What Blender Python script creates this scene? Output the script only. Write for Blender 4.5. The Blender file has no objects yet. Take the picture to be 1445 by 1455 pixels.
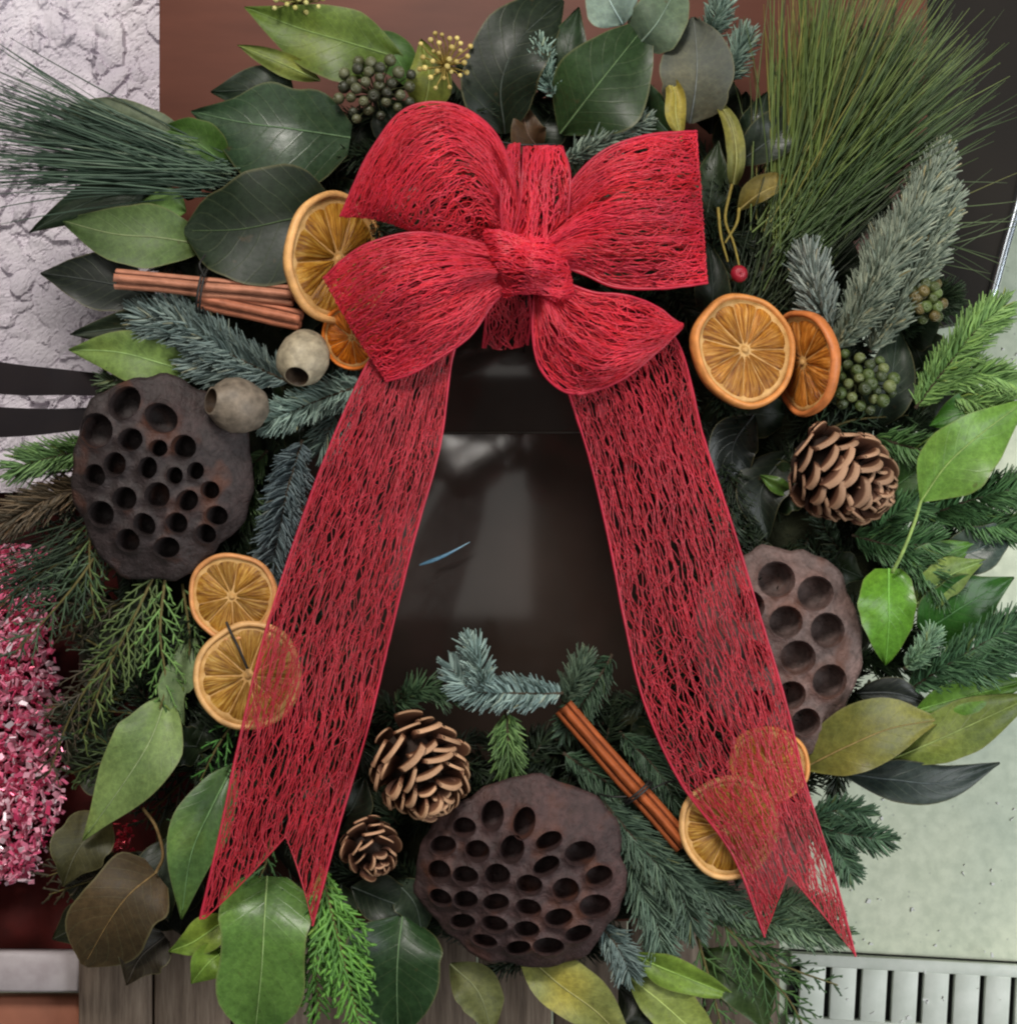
import bpy, math, random
import numpy as np
from mathutils import Vector, Matrix, Euler
from mathutils.geometry import delaunay_2d_cdt

rng = np.random.default_rng(7)
random.seed(7)
scene = bpy.context.scene
COL = scene.collection
R = math.radians

# ------------------------------------------------------------------ units
S = 0.58 / 1445.0          # one working unit (about 0.4 mm)
D = 1.0 / S                # camera height in the same units


def P(x, y, z=0.0):
    """point on the table-top scene: x right, y down, z towards the viewer, all in working units"""
    k = (D - z) / D
    return np.array([(x - 722.5) * S * k, (727.5 - y) * S * k, z * S])


def lin(r, g, b, k=1.0):
    out = []
    for v in (r, g, b):
        v /= 255.0
        v = v / 12.92 if v <= 0.04045 else ((v + 0.055) / 1.055) ** 2.4
        out.append(min(v * k, 0.95))
    return tuple(out)


# ------------------------------------------------------------------ camera
cam = bpy.data.cameras.new('camera')
camo = bpy.data.objects.new('camera', cam)
COL.objects.link(camo)
camo.location = (0, 0, 1.0)
cam.sensor_fit = 'VERTICAL'
cam.sensor_height = 24
cam.lens = 24 * 1.0 / (0.58 * 1455 / 1445)
cam.clip_start = 0.01
cam.clip_end = 50
scene.camera = camo

# ------------------------------------------------------------------ world and lamps
w = bpy.data.worlds.new('World')
scene.world = w
w.use_nodes = True
w.node_tree.nodes['Background'].inputs[0].default_value = (0.96, 0.98, 1.0, 1)
w.node_tree.nodes['Background'].inputs[1].default_value = 0.055


def area(name, loc, target, sx, sy, power, col):
    l = bpy.data.lights.new(name, 'AREA')
    l.shape = 'RECTANGLE'
    l.size = sx
    l.size_y = sy
    l.energy = power
    l.color = col
    o = bpy.data.objects.new(name, l)
    COL.objects.link(o)
    o.location = loc
    d = Vector(target) - Vector(loc)
    o.rotation_euler = d.to_track_quat('-Z', 'Y').to_euler()
    return o


area('ceiling_lamp', (-0.72, 0.86, 1.9), (-0.72, 0.86, 0), 1.6, 1.9, 12, (1.0, 0.95, 0.88))  # unseen light panel added to put a grey reflection in the dark pane
area('shop_lamp', (-0.25, 1.25, 1.45), (0, 0, 0), 0.5, 0.35, 28, (1.0, 0.95, 0.88))
area('window_light', (1.35, -0.35, 1.15), (0.3, -0.2, -0.1), 0.9, 1.2, 23, (0.95, 0.99, 1.0))

scene.view_settings.view_transform = 'Standard'
scene.view_settings.look = 'None'
scene.view_settings.gamma = 1.0
scene.view_settings.exposure = 0.10
scene.view_settings.use_curve_mapping = False
scene.cycles.filter_width = 2.2
scene.cycles.max_bounces = 8
scene.cycles.transparent_max_bounces = 12


# ------------------------------------------------------------------ materials
class NT:
    def __init__(self, name):
        self.m = bpy.data.materials.new(name)
        self.m.use_nodes = True
        self.t = self.m.node_tree
        self.b = self.t.nodes['Principled BSDF']
        self.out = self.t.nodes['Material Output']

    def n(self, typ, **kw):
        nd = self.t.nodes.new(typ)
        for k, v in kw.items():
            if k.startswith('i_'):
                nd.inputs[k[2:].replace('_', ' ')].default_value = v
            else:
                setattr(nd, k, v)
        return nd

    def l(self, a, b):
        self.t.links.new(a, b)

    def coord(self, kind='Object', scale=(1, 1, 1)):
        tc = self.n('ShaderNodeTexCoord')
        mp = self.n('ShaderNodeMapping')
        mp.inputs['Scale'].default_value = scale
        self.l(tc.outputs[kind], mp.inputs[0])
        return mp.outputs[0]

    def noise(self, vec, scale, detail=4, rough=0.55):
        nd = self.n('ShaderNodeTexNoise')
        nd.inputs['Scale'].default_value = scale
        nd.inputs['Detail'].default_value = detail
        nd.inputs['Roughness'].default_value = rough
        if vec is not None:
            self.l(vec, nd.inputs['Vector'])
        return nd.outputs[0]

    def ramp(self, fac, stops):
        nd = self.n('ShaderNodeValToRGB')
        cr = nd.color_ramp
        while len(cr.elements) < len(stops):
            cr.elements.new(0.5)
        for e, (p, c) in zip(cr.elements, stops):
            e.position = p
            e.color = (*c, 1) if len(c) == 3 else c
        self.l(fac, nd.inputs[0])
        return nd.outputs[0]

    def mix(self, a, b, fac, mode='MIX'):
        nd = self.n('ShaderNodeMix', data_type='RGBA', blend_type=mode)
        for s, v in ((0, fac), (6, a), (7, b)):
            if hasattr(v, 'default_value'):
                self.l(v, nd.inputs[s])
            elif isinstance(v, (int, float)):
                nd.inputs[s].default_value = v
            else:
                nd.inputs[s].default_value = (*v, 1)
        return nd.outputs[2]

    def bump(self, h, strength=0.3, dist=0.001):
        nd = self.n('ShaderNodeBump')
        nd.inputs['Strength'].default_value = strength
        nd.inputs['Distance'].default_value = dist
        self.l(h, nd.inputs['Height'])
        self.l(nd.outputs[0], self.b.inputs['Normal'])

    def col(self, c):
        if hasattr(c, 'default_value'):
            self.l(c, self.b.inputs['Base Color'])
        else:
            self.b.inputs['Base Color'].default_value = (*c, 1)

    def set(self, rough=None, spec=None, metal=None):
        if rough is not None:
            if hasattr(rough, 'default_value'):
                self.l(rough, self.b.inputs['Roughness'])
            else:
                self.b.inputs['Roughness'].default_value = rough
        if spec is not None:
            self.b.inputs['Specular IOR Level'].default_value = spec
        if metal is not None:
            self.b.inputs['Metallic'].default_value = metal

    def translucent(self, colour, fac):
        tr = self.n('ShaderNodeBsdfTranslucent')
        if hasattr(colour, 'default_value'):
            self.l(colour, tr.inputs[0])
        else:
            tr.inputs[0].default_value = (*colour, 1)
        mx = self.n('ShaderNodeMixShader')
        mx.inputs[0].default_value = fac
        self.l(self.b.outputs[0], mx.inputs[1])
        self.l(tr.outputs[0], mx.inputs[2])
        self.l(mx.outputs[0], self.out.inputs[0])


def simple(name, c1, c2, scale, rough=0.6, bump=0.0, spec=0.4, kind='Object', stretch=(1, 1, 1), dist=0.001, metal=0):
    n = NT(name)
    v = n.coord(kind, stretch)
    f = n.noise(v, scale)
    n.col(n.ramp(f, [(0.3, c1), (0.7, c2)]))
    n.set(rough, spec, metal)
    if bump:
        n.bump(n.noise(v, scale * 2.5, 5), bump, dist)
    return n.m


M = {}


def make_leaf_mat():
    n = NT('leaf_surface')
    oi = n.n('ShaderNodeObjectInfo')
    v = n.coord('Object')
    big = n.noise(v, 22, 3)
    fine = n.noise(v, 260, 4)
    tc = n.n('ShaderNodeTexCoord')
    sep = n.n('ShaderNodeSeparateXYZ')
    n.l(tc.outputs['UV'], sep.inputs[0])
    # side veins: bands slanting from the midrib to the edge
    ab = n.n('ShaderNodeMath', operation='ABSOLUTE')
    sb = n.n('ShaderNodeMath', operation='SUBTRACT')
    n.l(sep.outputs[1], sb.inputs[0])
    sb.inputs[1].default_value = 0.5
    n.l(sb.outputs[0], ab.inputs[0])
    ma = n.n('ShaderNodeMath', operation='MULTIPLY_ADD')
    n.l(ab.outputs[0], ma.inputs[0])
    ma.inputs[1].default_value = -0.55
    n.l(sep.outputs[0], ma.inputs[2])
    mu = n.n('ShaderNodeMath', operation='MULTIPLY_ADD')
    n.l(ma.outputs[0], mu.inputs[0])
    mu.inputs[1].default_value = 9.0
    n.l(big, mu.inputs[2])
    fr = n.n('ShaderNodeMath', operation='PINGPONG')
    n.l(mu.outputs[0], fr.inputs[0])
    fr.inputs[1].default_value = 0.5
    vein = n.ramp(fr.outputs[0], [(0.0, (1, 1, 1)), (0.07, (0, 0, 0))])
    c0 = n.mix(oi.outputs['Color'], n.ramp(big, [(0.3, (0.62, 0.66, 0.6)), (0.68, (1.3, 1.25, 1.1))]), 1.0, 'MULTIPLY')
    c1 = n.mix(c0, n.ramp(fine, [(0.35, (0.8, 0.8, 0.8)), (0.65, (1.12, 1.12, 1.12))]), 1.0, 'MULTIPLY')
    c2 = n.mix(c1, (0.30, 0.34, 0.16), n.mix((0, 0, 0), vein, 0.06))
    # a few brown flecks
    fl = n.ramp(n.noise(v, 95, 2), [(0.70, (0, 0, 0)), (0.76, (1, 1, 1))])
    c3 = n.mix(c2, (0.07, 0.045, 0.02), n.mix((0, 0, 0), fl, 0.45))
    net = n.n('ShaderNodeTexVoronoi', feature='DISTANCE_TO_EDGE')
    net.inputs['Scale'].default_value = 330
    n.l(v, net.inputs['Vector'])
    nl_c = n.ramp(net.outputs['Distance'], [(0.0, (1.16, 1.16, 1.08)), (0.10, (0.97, 0.97, 0.97))])
    c3 = n.mix(c3, nl_c, 1.0, 'MULTIPLY')
    yb = n.ramp(n.noise(v, 14, 2), [(0.58, (0, 0, 0)), (0.74, (1, 1, 1))])
    c3 = n.mix(c3, n.mix(c3, (1.5, 1.2, 0.75), 1.0, 'MULTIPLY'), n.mix((0, 0, 0), yb, 0.7))
    edg = n.ramp(ab.outputs[0], [(0.47, (0, 0, 0)), (0.5, (1, 1, 1))])
    c3 = n.mix(c3, (0.22, 0.20, 0.09), n.mix((0, 0, 0), edg, 0.4))
    n.col(c3)
    ra = n.n('ShaderNodeMath', operation='MULTIPLY_ADD')
    n.l(fine, ra.inputs[0])
    ra.inputs[1].default_value = 0.22
    sub = n.n('ShaderNodeMath', operation='SUBTRACT')
    n.l(oi.outputs['Alpha'], sub.inputs[0])
    sub.inputs[1].default_value = 0.1
    n.l(sub.outputs[0], ra.inputs[2])
    n.set(ra.outputs[0], 0.30)
    h = n.mix(n.mix(fine, big, 0.6), vein, 0.16)
    n.bump(h, 0.35, 0.0012)
    n.translucent(n.mix(c3, (1.0, 1.1, 0.5), 1.0, 'MULTIPLY'), 0.12)
    return n.m


def make_needle_mat():
    n = NT('needle_surface')
    oi = n.n('ShaderNodeObjectInfo')
    g = n.n('ShaderNodeNewGeometry')
    var = n.ramp(g.outputs['Random Per Island'], [(0.0, (0.42, 0.48, 0.44)), (0.5, (0.95, 0.97, 0.95)), (0.9, (1.35, 1.32, 1.22)), (0.96, (1.5, 1.45, 1.35)), (1.0, (1.4, 0.95, 0.5))])
    n.col(n.mix(oi.outputs['Color'], var, 1.0, 'MULTIPLY'))
    n.set(0.5, 0.4)
    return n.m


def make_ribbon_mat(name, c1, c2):
    n = NT(name)
    v = n.coord('Object')
    g = n.n('ShaderNodeNewGeometry')
    c = n.ramp(g.outputs['Random Per Island'], [(0.0, c1), (1.0, c2)])
    c = n.mix(c, n.ramp(n.noise(v, 30, 3), [(0.3, (0.8, 0.8, 0.8)), (0.7, (1.15, 1.1, 1.15))]), 1.0, 'MULTIPLY')
    n.col(c)
    n.set(0.36, 0.5)
    n.translucent(c, 0.42)
    return n.m


def make_flesh_mat():
    n = NT('dried_orange_flesh')
    oi = n.n('ShaderNodeObjectInfo')
    uvs = n.coord('UV', (1.6, 16, 1))
    v = n.coord('Object')
    st = n.noise(uvs, 1.0, 5, 0.6)
    bl = n.noise(v, 70, 3)
    c = n.ramp(st, [(0.30, (0.16, 0.055, 0.006)), (0.44, (0.42, 0.18, 0.022)), (0.56, (0.66, 0.35, 0.06)), (0.72, (0.88, 0.62, 0.24))])
    c = n.mix(c, n.ramp(bl, [(0.3, (0.7, 0.62, 0.5)), (0.7, (1.1, 1.05, 1.0))]), 1.0, 'MULTIPLY')
    c = n.mix(c, oi.outputs['Color'], 1.0, 'MULTIPLY')
    n.col(c)
    n.set(0.38, 0.5)
    n.bump(st, 0.9, 0.0016)
    n.translucent(c, 0.3)
    return n.m


def make_objcol(name, rough, spec, scale=120, bump=0.2, lo=0.7, hi=1.2):
    n = NT(name)
    oi = n.n('ShaderNodeObjectInfo')
    v = n.coord('Object')
    f = n.noise(v, scale)
    n.col(n.mix(oi.outputs['Color'], n.ramp(f, [(0.3, (lo, lo, lo)), (0.7, (hi, hi, hi))]), 1.0, 'MULTIPLY'))
    n.set(rough, spec)
    if bump:
        n.bump(f, bump, 0.001)
    return n.m


M['leaf'] = make_leaf_mat()
M['needle'] = make_needle_mat()
M['ribbon'] = make_ribbon_mat('red_mesh_ribbon', lin(216, 52, 62, 1.25), lin(232, 74, 98, 1.2))
M['ribbon_tail'] = make_ribbon_mat('red_mesh_ribbon_tail', lin(190, 50, 60, 1.2), lin(212, 68, 86, 1.15))
M['ribbon_edge'] = make_ribbon_mat('red_ribbon_edge', lin(196, 44, 64, 1.15), lin(210, 62, 86, 1.15))
M['flesh'] = make_flesh_mat()
M['rind'] = make_objcol('dried_orange_rind', 0.5, 0.4, 160, 0.5, 0.72, 1.15)
M['pith'] = simple('dried_orange_pith', lin(178, 132, 70), lin(214, 172, 112), 180, 0.6, 0.3)
M['berry'] = make_objcol('berry_skin', 0.38, 0.5, 200, 0.2)
M['twig'] = make_objcol('twig_bark', 0.7, 0.3, 200, 0.5)
M['wire'] = simple('black_wire', (0.008, 0.008, 0.008), (0.02, 0.018, 0.016), 100, 0.5)
M['pod'] = NT('pod_tmp').m


def make_pod_mat():
    n = NT('dried_lotus_pod')
    oi = n.n('ShaderNodeObjectInfo')
    v = n.coord('Object')
    a = n.noise(v, 28, 4)
    b = n.noise(v, 230, 5, 0.65)
    c = n.ramp(a, [(0.25, (0.62, 0.55, 0.55)), (0.5, (1.0, 0.95, 0.95)), (0.72, (1.5, 1.25, 1.2))])
    c = n.mix(oi.outputs['Color'], c, 1.0, 'MULTIPLY')
    c = n.mix(c, n.ramp(b, [(0.35, (0.65, 0.62, 0.6)), (0.68, (1.3, 1.3, 1.3))]), 1.0, 'MULTIPLY')
    rd = n.ramp(n.noise(v, 46, 2), [(0.56, (0, 0, 0)), (0.7, (1, 1, 1))])
    c = n.mix(c, (0.10, 0.032, 0.014), n.mix((0, 0, 0), rd, 0.55))
    n.col(c)
    n.set(0.62, 0.4)
    wv = n.n('ShaderNodeTexVoronoi', feature='DISTANCE_TO_EDGE')
    wv.inputs['Scale'].default_value = 170
    n.l(n.mix(v, n.noise(v, 60, 3), 0.02), wv.inputs['Vector'])
    cr_ = n.ramp(wv.outputs['Distance'], [(0.0, (0, 0, 0)), (0.12, (1, 1, 1))])
    n.bump(n.mix(n.mix(b, a, 0.4), cr_, 0.07), 0.9, 0.0022)
    return n.m


M['pod'] = make_pod_mat()
M['scale'] = NT('x').m


def make_scale_mat():
    n = NT('pine_cone_scale')
    tc = n.n('ShaderNodeTexCoord')
    sep = n.n('ShaderNodeSeparateXYZ')
    n.l(tc.outputs['UV'], sep.inputs[0])
    oi = n.n('ShaderNodeObjectInfo')
    v = n.coord('Object', (1, 3, 1))
    f = n.noise(v, 160, 4)
    c = n.ramp(sep.outputs[0], [(0.0, lin(32, 20, 15)), (0.70, lin(78, 48, 34)), (0.93, lin(116, 80, 58)), (1.0, lin(190, 154, 124))])
    c = n.mix(c, n.ramp(f, [(0.3, (0.65, 0.62, 0.6)), (0.7, (1.2, 1.2, 1.2))]), 1.0, 'MULTIPLY')
    c = n.mix(c, oi.outputs['Color'], 1.0, 'MULTIPLY')
    n.col(c)
    n.set(0.55, 0.4)
    n.bump(f, 0.4, 0.001)
    return n.m


M['scale'] = make_scale_mat()
M['cinnamon'] = make_objcol('cinnamon_bark', 0.62, 0.35, 1, 0.0)


def make_cinnamon():
    n = NT('cinnamon_bark')
    oi = n.n('ShaderNodeObjectInfo')
    v = n.coord('UV', (3, 30, 1))
    f = n.noise(v, 2.2, 6, 0.6)
    b = n.noise(n.coord('Object'), 90, 4)
    c = n.mix(oi.outputs['Color'], n.ramp(f, [(0.25, (0.5, 0.45, 0.42)), (0.5, (0.95, 0.95, 0.95)), (0.75, (1.35, 1.3, 1.25))]), 1.0, 'MULTIPLY')
    c = n.mix(c, n.ramp(b, [(0.3, (0.75, 0.72, 0.7)), (0.7, (1.15, 1.15, 1.15))]), 1.0, 'MULTIPLY')
    n.col(c)
    n.set(0.6, 0.35)
    n.bump(f, 0.5, 0.001)
    return n.m


M['cinnamon'] = make_cinnamon()
M['gumnut'] = make_objcol('gum_nut_shell', 0.55, 0.35, 150, 0.7, 0.5, 1.3)


# ------------------------------------------------------------------ mesh building
class MB:
    def __init__(self):
        self.v = []
        self.q = []
        self.t = []
        self.uv = []
        self.n = 0

    def add(self, verts, quads=None, tris=None, uv=None):
        verts = np.asarray(verts, float).reshape(-1, 3)
        if quads is not None and len(quads):
            self.q.append(np.asarray(quads, int).reshape(-1, 4) + self.n)
        if tris is not None and len(tris):
            self.t.append(np.asarray(tris, int).reshape(-1, 3) + self.n)
        self.v.append(verts)
        self.uv.append(np.zeros((len(verts), 2)) if uv is None else np.asarray(uv, float).reshape(-1, 2))
        self.n += len(verts)

    def grid(self, G, uv=None, closed_v=False):
        a, b = G.shape[:2]
        i = np.arange(a - 1)[:, None]
        j = np.arange(b if closed_v else b - 1)[None, :]
        j2 = (j + 1) % b
        q = np.stack([i * b + j, i * b + j2, (i + 1) * b + j2, (i + 1) * b + j], -1).reshape(-1, 4)
        if uv is None:
            uu = np.linspace(0, 1, a)[:, None].repeat(b, 1)
            vv = np.linspace(0, 1, b)[None, :].repeat(a, 0)
            uv = np.stack([uu, vv], -1)
        self.add(G, q, uv=uv)

    def tubes(self, Pts, rad, sides=3, ref=None, caps=False):
        """Pts (m,n,3), rad broadcast to (m,n)"""
        Pts = np.asarray(Pts, float)
        if Pts.ndim == 2:
            Pts = Pts[None]
        m, n, _ = Pts.shape
        if m == 0:
            return
        rad = np.broadcast_to(np.asarray(rad, float), (m, n))
        T = np.gradient(Pts, axis=1)
        T /= np.linalg.norm(T, axis=2, keepdims=True) + 1e-12
        if ref is None:
            d = np.abs(T.mean(1))
            ref = np.zeros((m, 1, 3))
            ref[np.arange(m), 0, np.argmin(d, 1)] = 1
        A = np.cross(T, np.broadcast_to(ref, T.shape))
        A /= np.linalg.norm(A, axis=2, keepdims=True) + 1e-12
        B = np.cross(A, T)
        an = np.arange(sides) / sides * 2 * math.pi
        V = Pts[:, :, None] + rad[:, :, None, None] * (A[:, :, None] * np.cos(an)[:, None] + B[:, :, None] * np.sin(an)[:, None])
        base = (np.arange(m) * n * sides)[:, None, None]
        i = np.arange(n - 1)[None, :, None]
        j = np.arange(sides)[None, None, :]
        j2 = (j + 1) % sides
        q = np.stack([base + i * sides + j, base + i * sides + j2, base + (i + 1) * sides + j2, base + (i + 1) * sides + j], -1)
        uu = np.broadcast_to(np.linspace(0, 1, n)[None, :, None], (m, n, sides))
        vv = np.broadcast_to((np.arange(sides) / sides)[None, None, :], (m, n, sides))
        n0 = self.n
        self.add(V, q.reshape(-1, 4), uv=np.stack([uu, vv], -1))
        if caps:
            tr = []
            for k in range(m):
                for e in (0, n - 1):
                    o = n0 + (k * n + e) * sides
                    for s in range(1, sides - 1):
                        tr.append((o, o + s, o + s + 1))
            self.t.append(np.array(tr, int))

    def box(self, x0, x1, y0, y1, z0, z1, bev=0.0):
        """axis-aligned box in metres with small chamfer on the top edges"""
        b = bev
        v = [(x0, y0, z0), (x1, y0, z0), (x1, y1, z0), (x0, y1, z0),
             (x0, y0, z1 - b), (x1, y0, z1 - b), (x1, y1, z1 - b), (x0, y1, z1 - b),
             (x0 + b, y0 + b, z1), (x1 - b, y0 + b, z1), (x1 - b, y1 - b, z1), (x0 + b, y1 - b, z1)]
        q = [(0, 3, 2, 1), (8, 9, 10, 11)]
        for k in range(4):
            k2 = (k + 1) % 4
            q += [(k, k2, 4 + k2, 4 + k), (4 + k, 4 + k2, 8 + k2, 8 + k)]
        self.add(v, q)

    def mesh(self, name, smooth=True):
        me = bpy.data.meshes.new(name)
        V = np.concatenate(self.v) if self.v else np.zeros((0, 3))
        UV = np.concatenate(self.uv)
        q = np.concatenate(self.q) if self.q else np.zeros((0, 4), int)
        t = np.concatenate(self.t) if self.t else np.zeros((0, 3), int)
        me.vertices.add(len(V))
        me.vertices.foreach_set('co', V.astype(np.float32).ravel())
        li = np.concatenate([q.ravel(), t.ravel()]).astype(np.int32)
        me.loops.add(len(li))
        me.loops.foreach_set('vertex_index', li)
        starts = np.concatenate([np.arange(len(q)) * 4, len(q) * 4 + np.arange(len(t)) * 3]).astype(np.int32)
        me.polygons.add(len(starts))
        me.polygons.foreach_set('loop_start', starts)
        me.polygons.foreach_set('use_smooth', np.full(len(starts), bool(smooth)))
        ul = me.uv_layers.new(name='UVMap')
        ul.data.foreach_set('uv', UV[li].astype(np.float32).ravel())
        me.update(calc_edges=True)
        me.validate()
        return me


def obj(name, mb, mat, parent=None, color=None, rough=1.0, smooth=True, kind=None, loc=None):
    me = mb if isinstance(mb, bpy.types.Mesh) else mb.mesh(name, smooth)
    if mat is not None and not me.materials:
        me.materials.append(M[mat])
    o = bpy.data.objects.new(name, me)
    COL.objects.link(o)
    if parent is not None:
        o.parent = parent
    if color is not None:
        o.color = (*color, rough)
    if kind:
        o['kind'] = kind
    if loc is not None:
        o.location = loc
    return o


def thing(name, label, cat, loc=(0, 0, 0), group=None):
    o = bpy.data.objects.new(name, None)
    o.empty_display_size = 0.01
    COL.objects.link(o)
    o.location = loc
    tag(o, label, cat, group)
    return o


def tag(o, label, cat, group=None):
    o['label'] = label
    o['category'] = cat
    if group:
        o['group'] = group
    return o


def cr(pts, n):
    """Catmull-Rom through pts (k,d) -> n samples (n,d)"""
    pts = np.asarray(pts, float)
    k = len(pts)
    if k == 2:
        t = np.linspace(0, 1, n)[:, None]
        return pts[0] * (1 - t) + pts[1] * t
    ext = np.concatenate([(2 * pts[0] - pts[1])[None], pts, (2 * pts[-1] - pts[-2])[None]])
    x = np.linspace(0, k - 1, n)
    i = np.minimum(x.astype(int), k - 2)
    t = (x - i).reshape((-1,) + (1,) * (pts.ndim - 1))
    p0, p1, p2, p3 = ext[i], ext[i + 1], ext[i + 2], ext[i + 3]
    return 0.5 * (2 * p1 + (p2 - p0) * t + (2 * p0 - 5 * p1 + 4 * p2 - p3) * t ** 2 + (3 * p1 - p0 - 3 * p2 + p3) * t ** 3)


def w3(pts):
    return np.array([P(*p) for p in pts])


def wob(n, amp, m=None, smooth=3):
    """smooth random wobble of n samples"""
    k = max(3, n // smooth)
    c = rng.normal(0, amp, k)
    return np.interp(np.linspace(0, k - 1, n), np.arange(k), c)


def unit(v):
    v = np.asarray(v, float)
    return v / (np.linalg.norm(v) + 1e-12)


# ================================================================== BACKGROUND
M['floor'] = NT('f').m


def make_floor():
    n = NT('pale_speckled_floor')
    v = n.coord('Object')
    a = n.noise(v, 5, 4)
    b = n.noise(v, 120, 4)
    vo = n.n('ShaderNodeTexVoronoi')
    vo.inputs['Scale'].default_value = 90
    n.l(v, vo.inputs['Vector'])
    c = n.ramp(a, [(0.3, lin(186, 198, 178)), (0.55, lin(218, 224, 198)), (0.75, lin(232, 235, 210))])
    c = n.mix(c, n.ramp(b, [(0.35, (0.86, 0.88, 0.86)), (0.65, (1.05, 1.05, 1.05))]), 1.0, 'MULTIPLY')
    sp = n.ramp(vo.outputs['Distance'], [(0.05, (1, 1, 1)), (0.10, (0, 0, 0))])
    c = n.mix(c, lin(120, 125, 118), n.mix((0, 0, 0), sp, 0.35))
    n.col(c)
    n.set(0.45, 0.5)
    n.bump(b, 0.15, 0.001)
    return n.m


M['floor'] = make_floor()
ZF = -700
mb = MB()
f0, f1 = P(-900, 2300, ZF), P(2600, -900, ZF)
gx, gy = np.meshgrid(np.linspace(f0[0], f1[0], 12), np.linspace(f0[1], f1[1], 12))
mb.grid(np.stack([gx, gy, np.full_like(gx, ZF * S)], -1))
o = obj('floor', mb, 'floor', kind='structure')

# floor drain grate, bottom right
M['grate'] = simple('drain_grate_metal', lin(212, 218, 206), lin(230, 234, 224), 60, 0.5, 0.2, 0.4)
M['pit'] = simple('drain_pit', (0.006, 0.006, 0.006), (0.012, 0.012, 0.012), 40, 0.9)  # flat near-black sheet whose colour stands in for the shade inside the drain
g = thing('drain_grate', 'pale slotted drain grate set in the floor at the bottom right', 'drain grate', tuple(P(1300, 1420, ZF)))
gl = P(1300, 1420, ZF)


def gbox(x0, x1, y0, y1, z0, z1, bev=0.0006):
    a, b = P(x0, y1, ZF), P(x1, y0, ZF)
    m = MB()
    m.box(a[0] - gl[0], b[0] - gl[0], a[1] - gl[1], b[1] - gl[1], z0, z1, bev)
    return m


obj('pit', gbox(1120, 1560, 1357.5, 1600, 0.002, 0.004, 0), 'pit', g)
obj('rail', gbox(1118, 1560, 1359, 1376, 0.004, 0.011), 'grate', g)
obj('rail', gbox(1118, 1560, 1449, 1520, 0.004, 0.011), 'grate', g)
for k in range(10):
    x = 1132 + k * 43.5
    ob = obj('bar', gbox(x, x + 35, 1375.2, 1449.8, 0.004, 0.0106), 'grate', g)
g.rotation_euler = (0, 0, R(-3.2))

# small litter lying on the floor
mb = MB()
for k in range(46):
    x, y = rng.uniform(1190, 1470), rng.uniform(1090, 1460)
    if k < 6:
        x, y = rng.uniform(1395, 1450), rng.uniform(430, 560)
    c = P(x, y, ZF) + np.array([0, 0, 0.0112 if y > 1345 else 0.0010])
    n = 5
    an = np.sort(rng.uniform(0, 2 * math.pi, n))
    r = rng.uniform(0.0006, 0.0026) * rng.uniform(0.5, 1, n)
    top = np.stack([c[0] + r * np.cos(an), c[1] + r * np.sin(an), np.full(n, c[2] + 0.0002)], 1)
    bot = top.copy()
    bot[:, 2] -= 0.0010
    bot[:, :2] += (bot[:, :2] - c[:2]) * 0.25
    mb.add(np.vstack([top, bot]), [(i, (i + 1) % n, n + (i + 1) % n, n + i) for i in range(n)], [(0, i, i + 1) for i in range(1, n - 1)])
M['crumb'] = simple('white_crumbs', (0.75, 0.76, 0.72), (0.85, 0.85, 0.82), 50, 0.5)
o = obj('litter', mb, 'crumb', smooth=False, kind='stuff')
tag(o, 'tiny white crumbs scattered over the pale floor at the right', 'litter')

# white rough plaster-like slab, left
M['plaster'] = simple('white_flaked_plaster', lin(190, 182, 192), lin(214, 207, 214), 26, 0.75, 0.5, 0.3, dist=0.002)
M['flake'] = make_objcol('white_flake', 0.7, 0.3, 60, 0.3, 0.85, 1.1)
ZP = -330
mb = MB()
a, b = P(-160, 700, ZP), P(240, -160, ZP)
nx, ny = 150, 320
gx, gy = np.meshgrid(np.linspace(a[0], b[0], nx), np.linspace(a[1], b[1], ny))
gz = np.zeros_like(gx)
for k in range(1500):
    cx, cy = rng.uniform(a[0], b[0]), rng.uniform(a[1], b[1])
    an = rng.uniform(0, math.pi)
    dx, dy = gx - cx, gy - cy
    u = dx * math.cos(an) + dy * math.sin(an)
    v = -dx * math.sin(an) + dy * math.cos(an) + 0.15 * u * u / 0.015
    L, W = rng.uniform(0.007, 0.02), rng.uniform(0.004, 0.010)
    rr = (u / L) ** 2 + (v / W) ** 2
    lay = rng.uniform(0, 0.010) + u * rng.normal(0, 0.16) + v * rng.normal(0, 0.16)
    gz = np.where(rr < 1, np.maximum(gz * 0.5 + 0.002, np.clip(1.15 * lay * (1 - 0.25 * rr), 0, 0.02)), gz)
gz += rng.normal(0, 0.00022, gz.shape)
mb.grid(np.stack([gx, gy, ZP * S + gz], -1))
o = obj('plaster_slab', mb, 'plaster', smooth=False)
tag(o, 'white flaky rough plaster slab behind the wreath at the upper left', 'plaster slab')
# brown cabinet door with a dark glass pane
M['door'] = simple('brown_painted_wood', lin(84, 46, 34), lin(102, 58, 44), 9, 0.6, 0.12, 0.35, stretch=(1, 5, 1))
n = NT('dark_glass')
n.col(n.ramp(n.noise(n.coord('Object'), 12, 3), [(0.3, (0.026, 0.018, 0.014)), (0.7, (0.042, 0.030, 0.025))]))
n.set(0.13, 0.38)
M['glass'] = n.m
ZD = -190
d0 = P(722, 700, ZD)
door = thing('cabinet_door', 'brown cabinet door with a dark glass pane seen through the wreath', 'cabinet door', tuple(d0))


def dbox(x0, x1, y0, y1, z0, z1, bev=0.002):
    a, b = P(x0, y1, ZD), P(x1, y0, ZD)
    m = MB()
    m.box(a[0] - d0[0], b[0] - d0[0], a[1] - d0[1], b[1] - d0[1], z0, z1, bev)
    return m


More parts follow.
